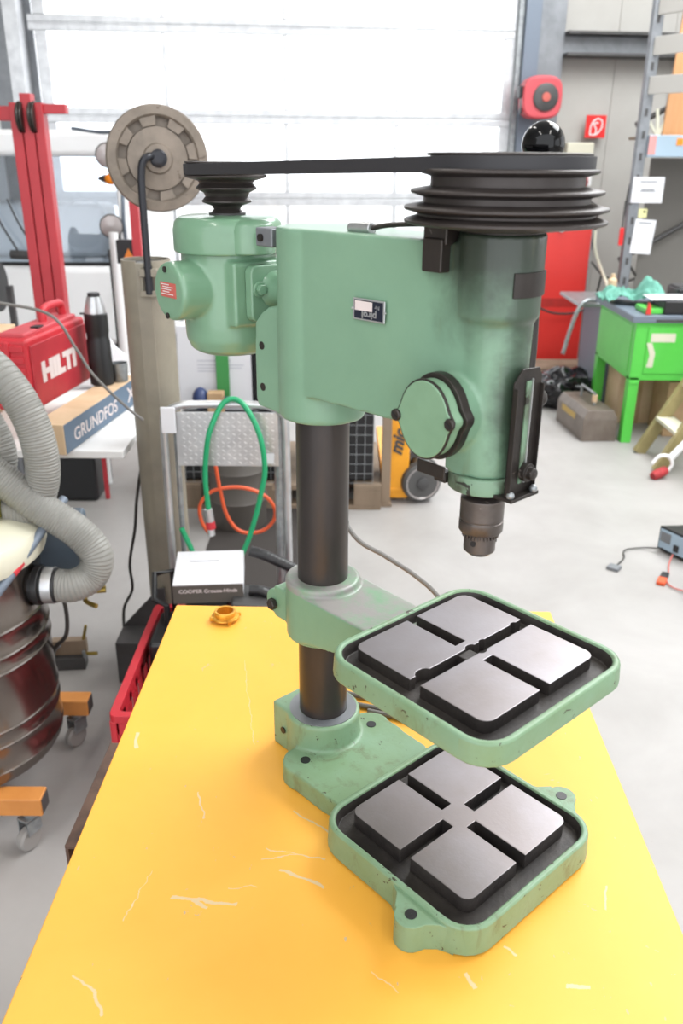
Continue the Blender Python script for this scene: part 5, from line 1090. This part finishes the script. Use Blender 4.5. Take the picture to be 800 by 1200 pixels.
    bm = B(); cyl(bm, (.03, 0, .10), (.12, .02, .20), .018); make('white_handle', bm, WHITE, W, .003); bm = B(); sphere(bm, (.14, .025, .225), .026, 16); make('joint', bm, DGREY, W); bm = B(); cyl(bm, (.14, .025, .225), (.36, .08, .52), .010); make('pole', bm, GALV, W)
    Y_ = empty('yellow_tube_frame', (1.80, 3.12, 0), 'yellow bent tube frame with black grip at the right edge', 'frame')
    bm = B(); tube(bm, [(.045, .02, .25), (.03, .02, .18), (.02, .02, .08), (.05, .02, .025), (.12, .0, .014), (.4, -.05, .014)], .0135, 12); make('tube', bm, YTUBE, Y_); bm = B(); tube(bm, [(-.02, -.10, .014), (.12, -.13, .014), (.4, -.2, .014)], .0135, 12); make('tube', bm, YTUBE, Y_); bm = B(); tube(bm, [(.044, .02, .24), (.075, .02, .36)], .017, 12, smooth=False); make('grip', bm, BLACK, Y_)
    bm = B(); box(bm, (.075, .05, 0), (.35, .10, .30)); make('grey_panel', bm, DGREY, Y_, .004)
    # battery charger
    Ch = empty('battery_charger', (1.395, 2.445, 0), 'black box-shaped battery charger with pale dial face on the floor', 'charger')
    Fd = V(.075, -.135, 0); Sd = V(.30, .02, 0)
    def blk2(bm, a0, a1, b0, b1, z0, z1): loft(bm, [[(Fd * a + Sd * b + V(0, 0, z)) for a, b in ((a0, b0), (a1, b0), (a1, b1), (a0, b1))] for z in (z0, z1)])
    bm = B(); blk2(bm, 0, 1, 0, 1, .006, .115); make('housing', bm, BLACK, Ch, .004); bm = B(); blk2(bm, .06, .94, -.012, .0, .018, .105); fc = make('front_face', bm, LBLUE, Ch, .002); bm = B(); blk2(bm, .1, .45, -.016, -.012, .05, .095); make('dial', bm, MGREY, fc, smooth=False); bm = B(); blk2(bm, .6, .75, -.03, -.012, .03, .06); make('switch', bm, BLACK, fc, .001)
    for a in (.1, .9): 
        for b in (.1, .9): bm = B(); q = Fd * a + Sd * b; cyl(bm, (q.x, q.y, 0), (q.x, q.y, .007), .01, seg=12); make('foot', bm, BLACK, Ch)
    bm = B(); blk2(bm, .99, 1.02, .1, .7, .03, .035); make('red_trim', bm, SIGNR, Ch)
    bm = B(); tube(bm, [(1.40, 2.39, .03), (1.34, 2.44, .010), (1.25, 2.42, .008), (1.22, 2.34, .008), (1.17, 2.27, .008)], .003, 6); g = tag(make('black_lead', bm, CABLEB), 'thin black charger lead with clamp lying on the pale floor', 'cable'); bm = B(); box(bm, (1.13, 2.225, .0), (1.175, 2.275, .014), (0, 0, .9)); make('clamp', bm, MGREY, g, .003)
    bm = B(); tube(bm, [(1.42, 2.33, .03), (1.39, 2.28, .008), (1.36, 2.20, .008), (1.33, 2.14, .008), (1.33, 2.08, .008), (1.37, 2.04, .008)], .003, 6); g = tag(make('red_lead', bm, PINK), 'thin red charger lead ending in an orange and black clamp', 'cable'); bm = B(); box(bm, (1.29, 2.10, 0), (1.325, 2.155, .016), (0, 0, -.5)); make('clamp', bm, OHOSE, g, .004); bm = B(); box(bm, (1.32, 2.15, 0), (1.35, 2.20, .016), (0, 0, -.5)); make('clamp_grip', bm, BLACK, g, .004)
    Bt = empty('car_battery', (1.40, 1.98, 0), 'small dark battery at the right edge in front of the charger', 'battery', .35); bm = B(); box(bm, (0, -.1, 0), (.25, .07, .11)); make('battery_case', bm, BGDK, Bt, .008); bm = B(); box(bm, (.01, -.09, .11), (.24, .06, .13)); make('battery_top', bm, BLACK, Bt, .005)
    for x, m in ((.03, OHOSE), (.03, BLGREY)): bm = B(); y_ = .045 if m is OHOSE else -.03; cyl(bm, (x, y_, .13), (x, y_, .15), .014); make('terminal', bm, m, Bt)
right_side()

# writing becomes plain meshes
dg = bpy.context.evaluated_depsgraph_get()
for o in [o for o in bpy.data.objects if o.type == 'FONT']:
    me = bpy.data.meshes.new_from_object(o.evaluated_get(dg)); n = bpy.data.objects.new('lettering', me); COL.objects.link(n)
    n.parent = o.parent; n.matrix_local = o.matrix_local.copy() if o.matrix_local else n.matrix_local
    n.location = o.location; n.rotation_euler = o.rotation_euler; n.scale = o.scale
    bpy.data.objects.remove(o)
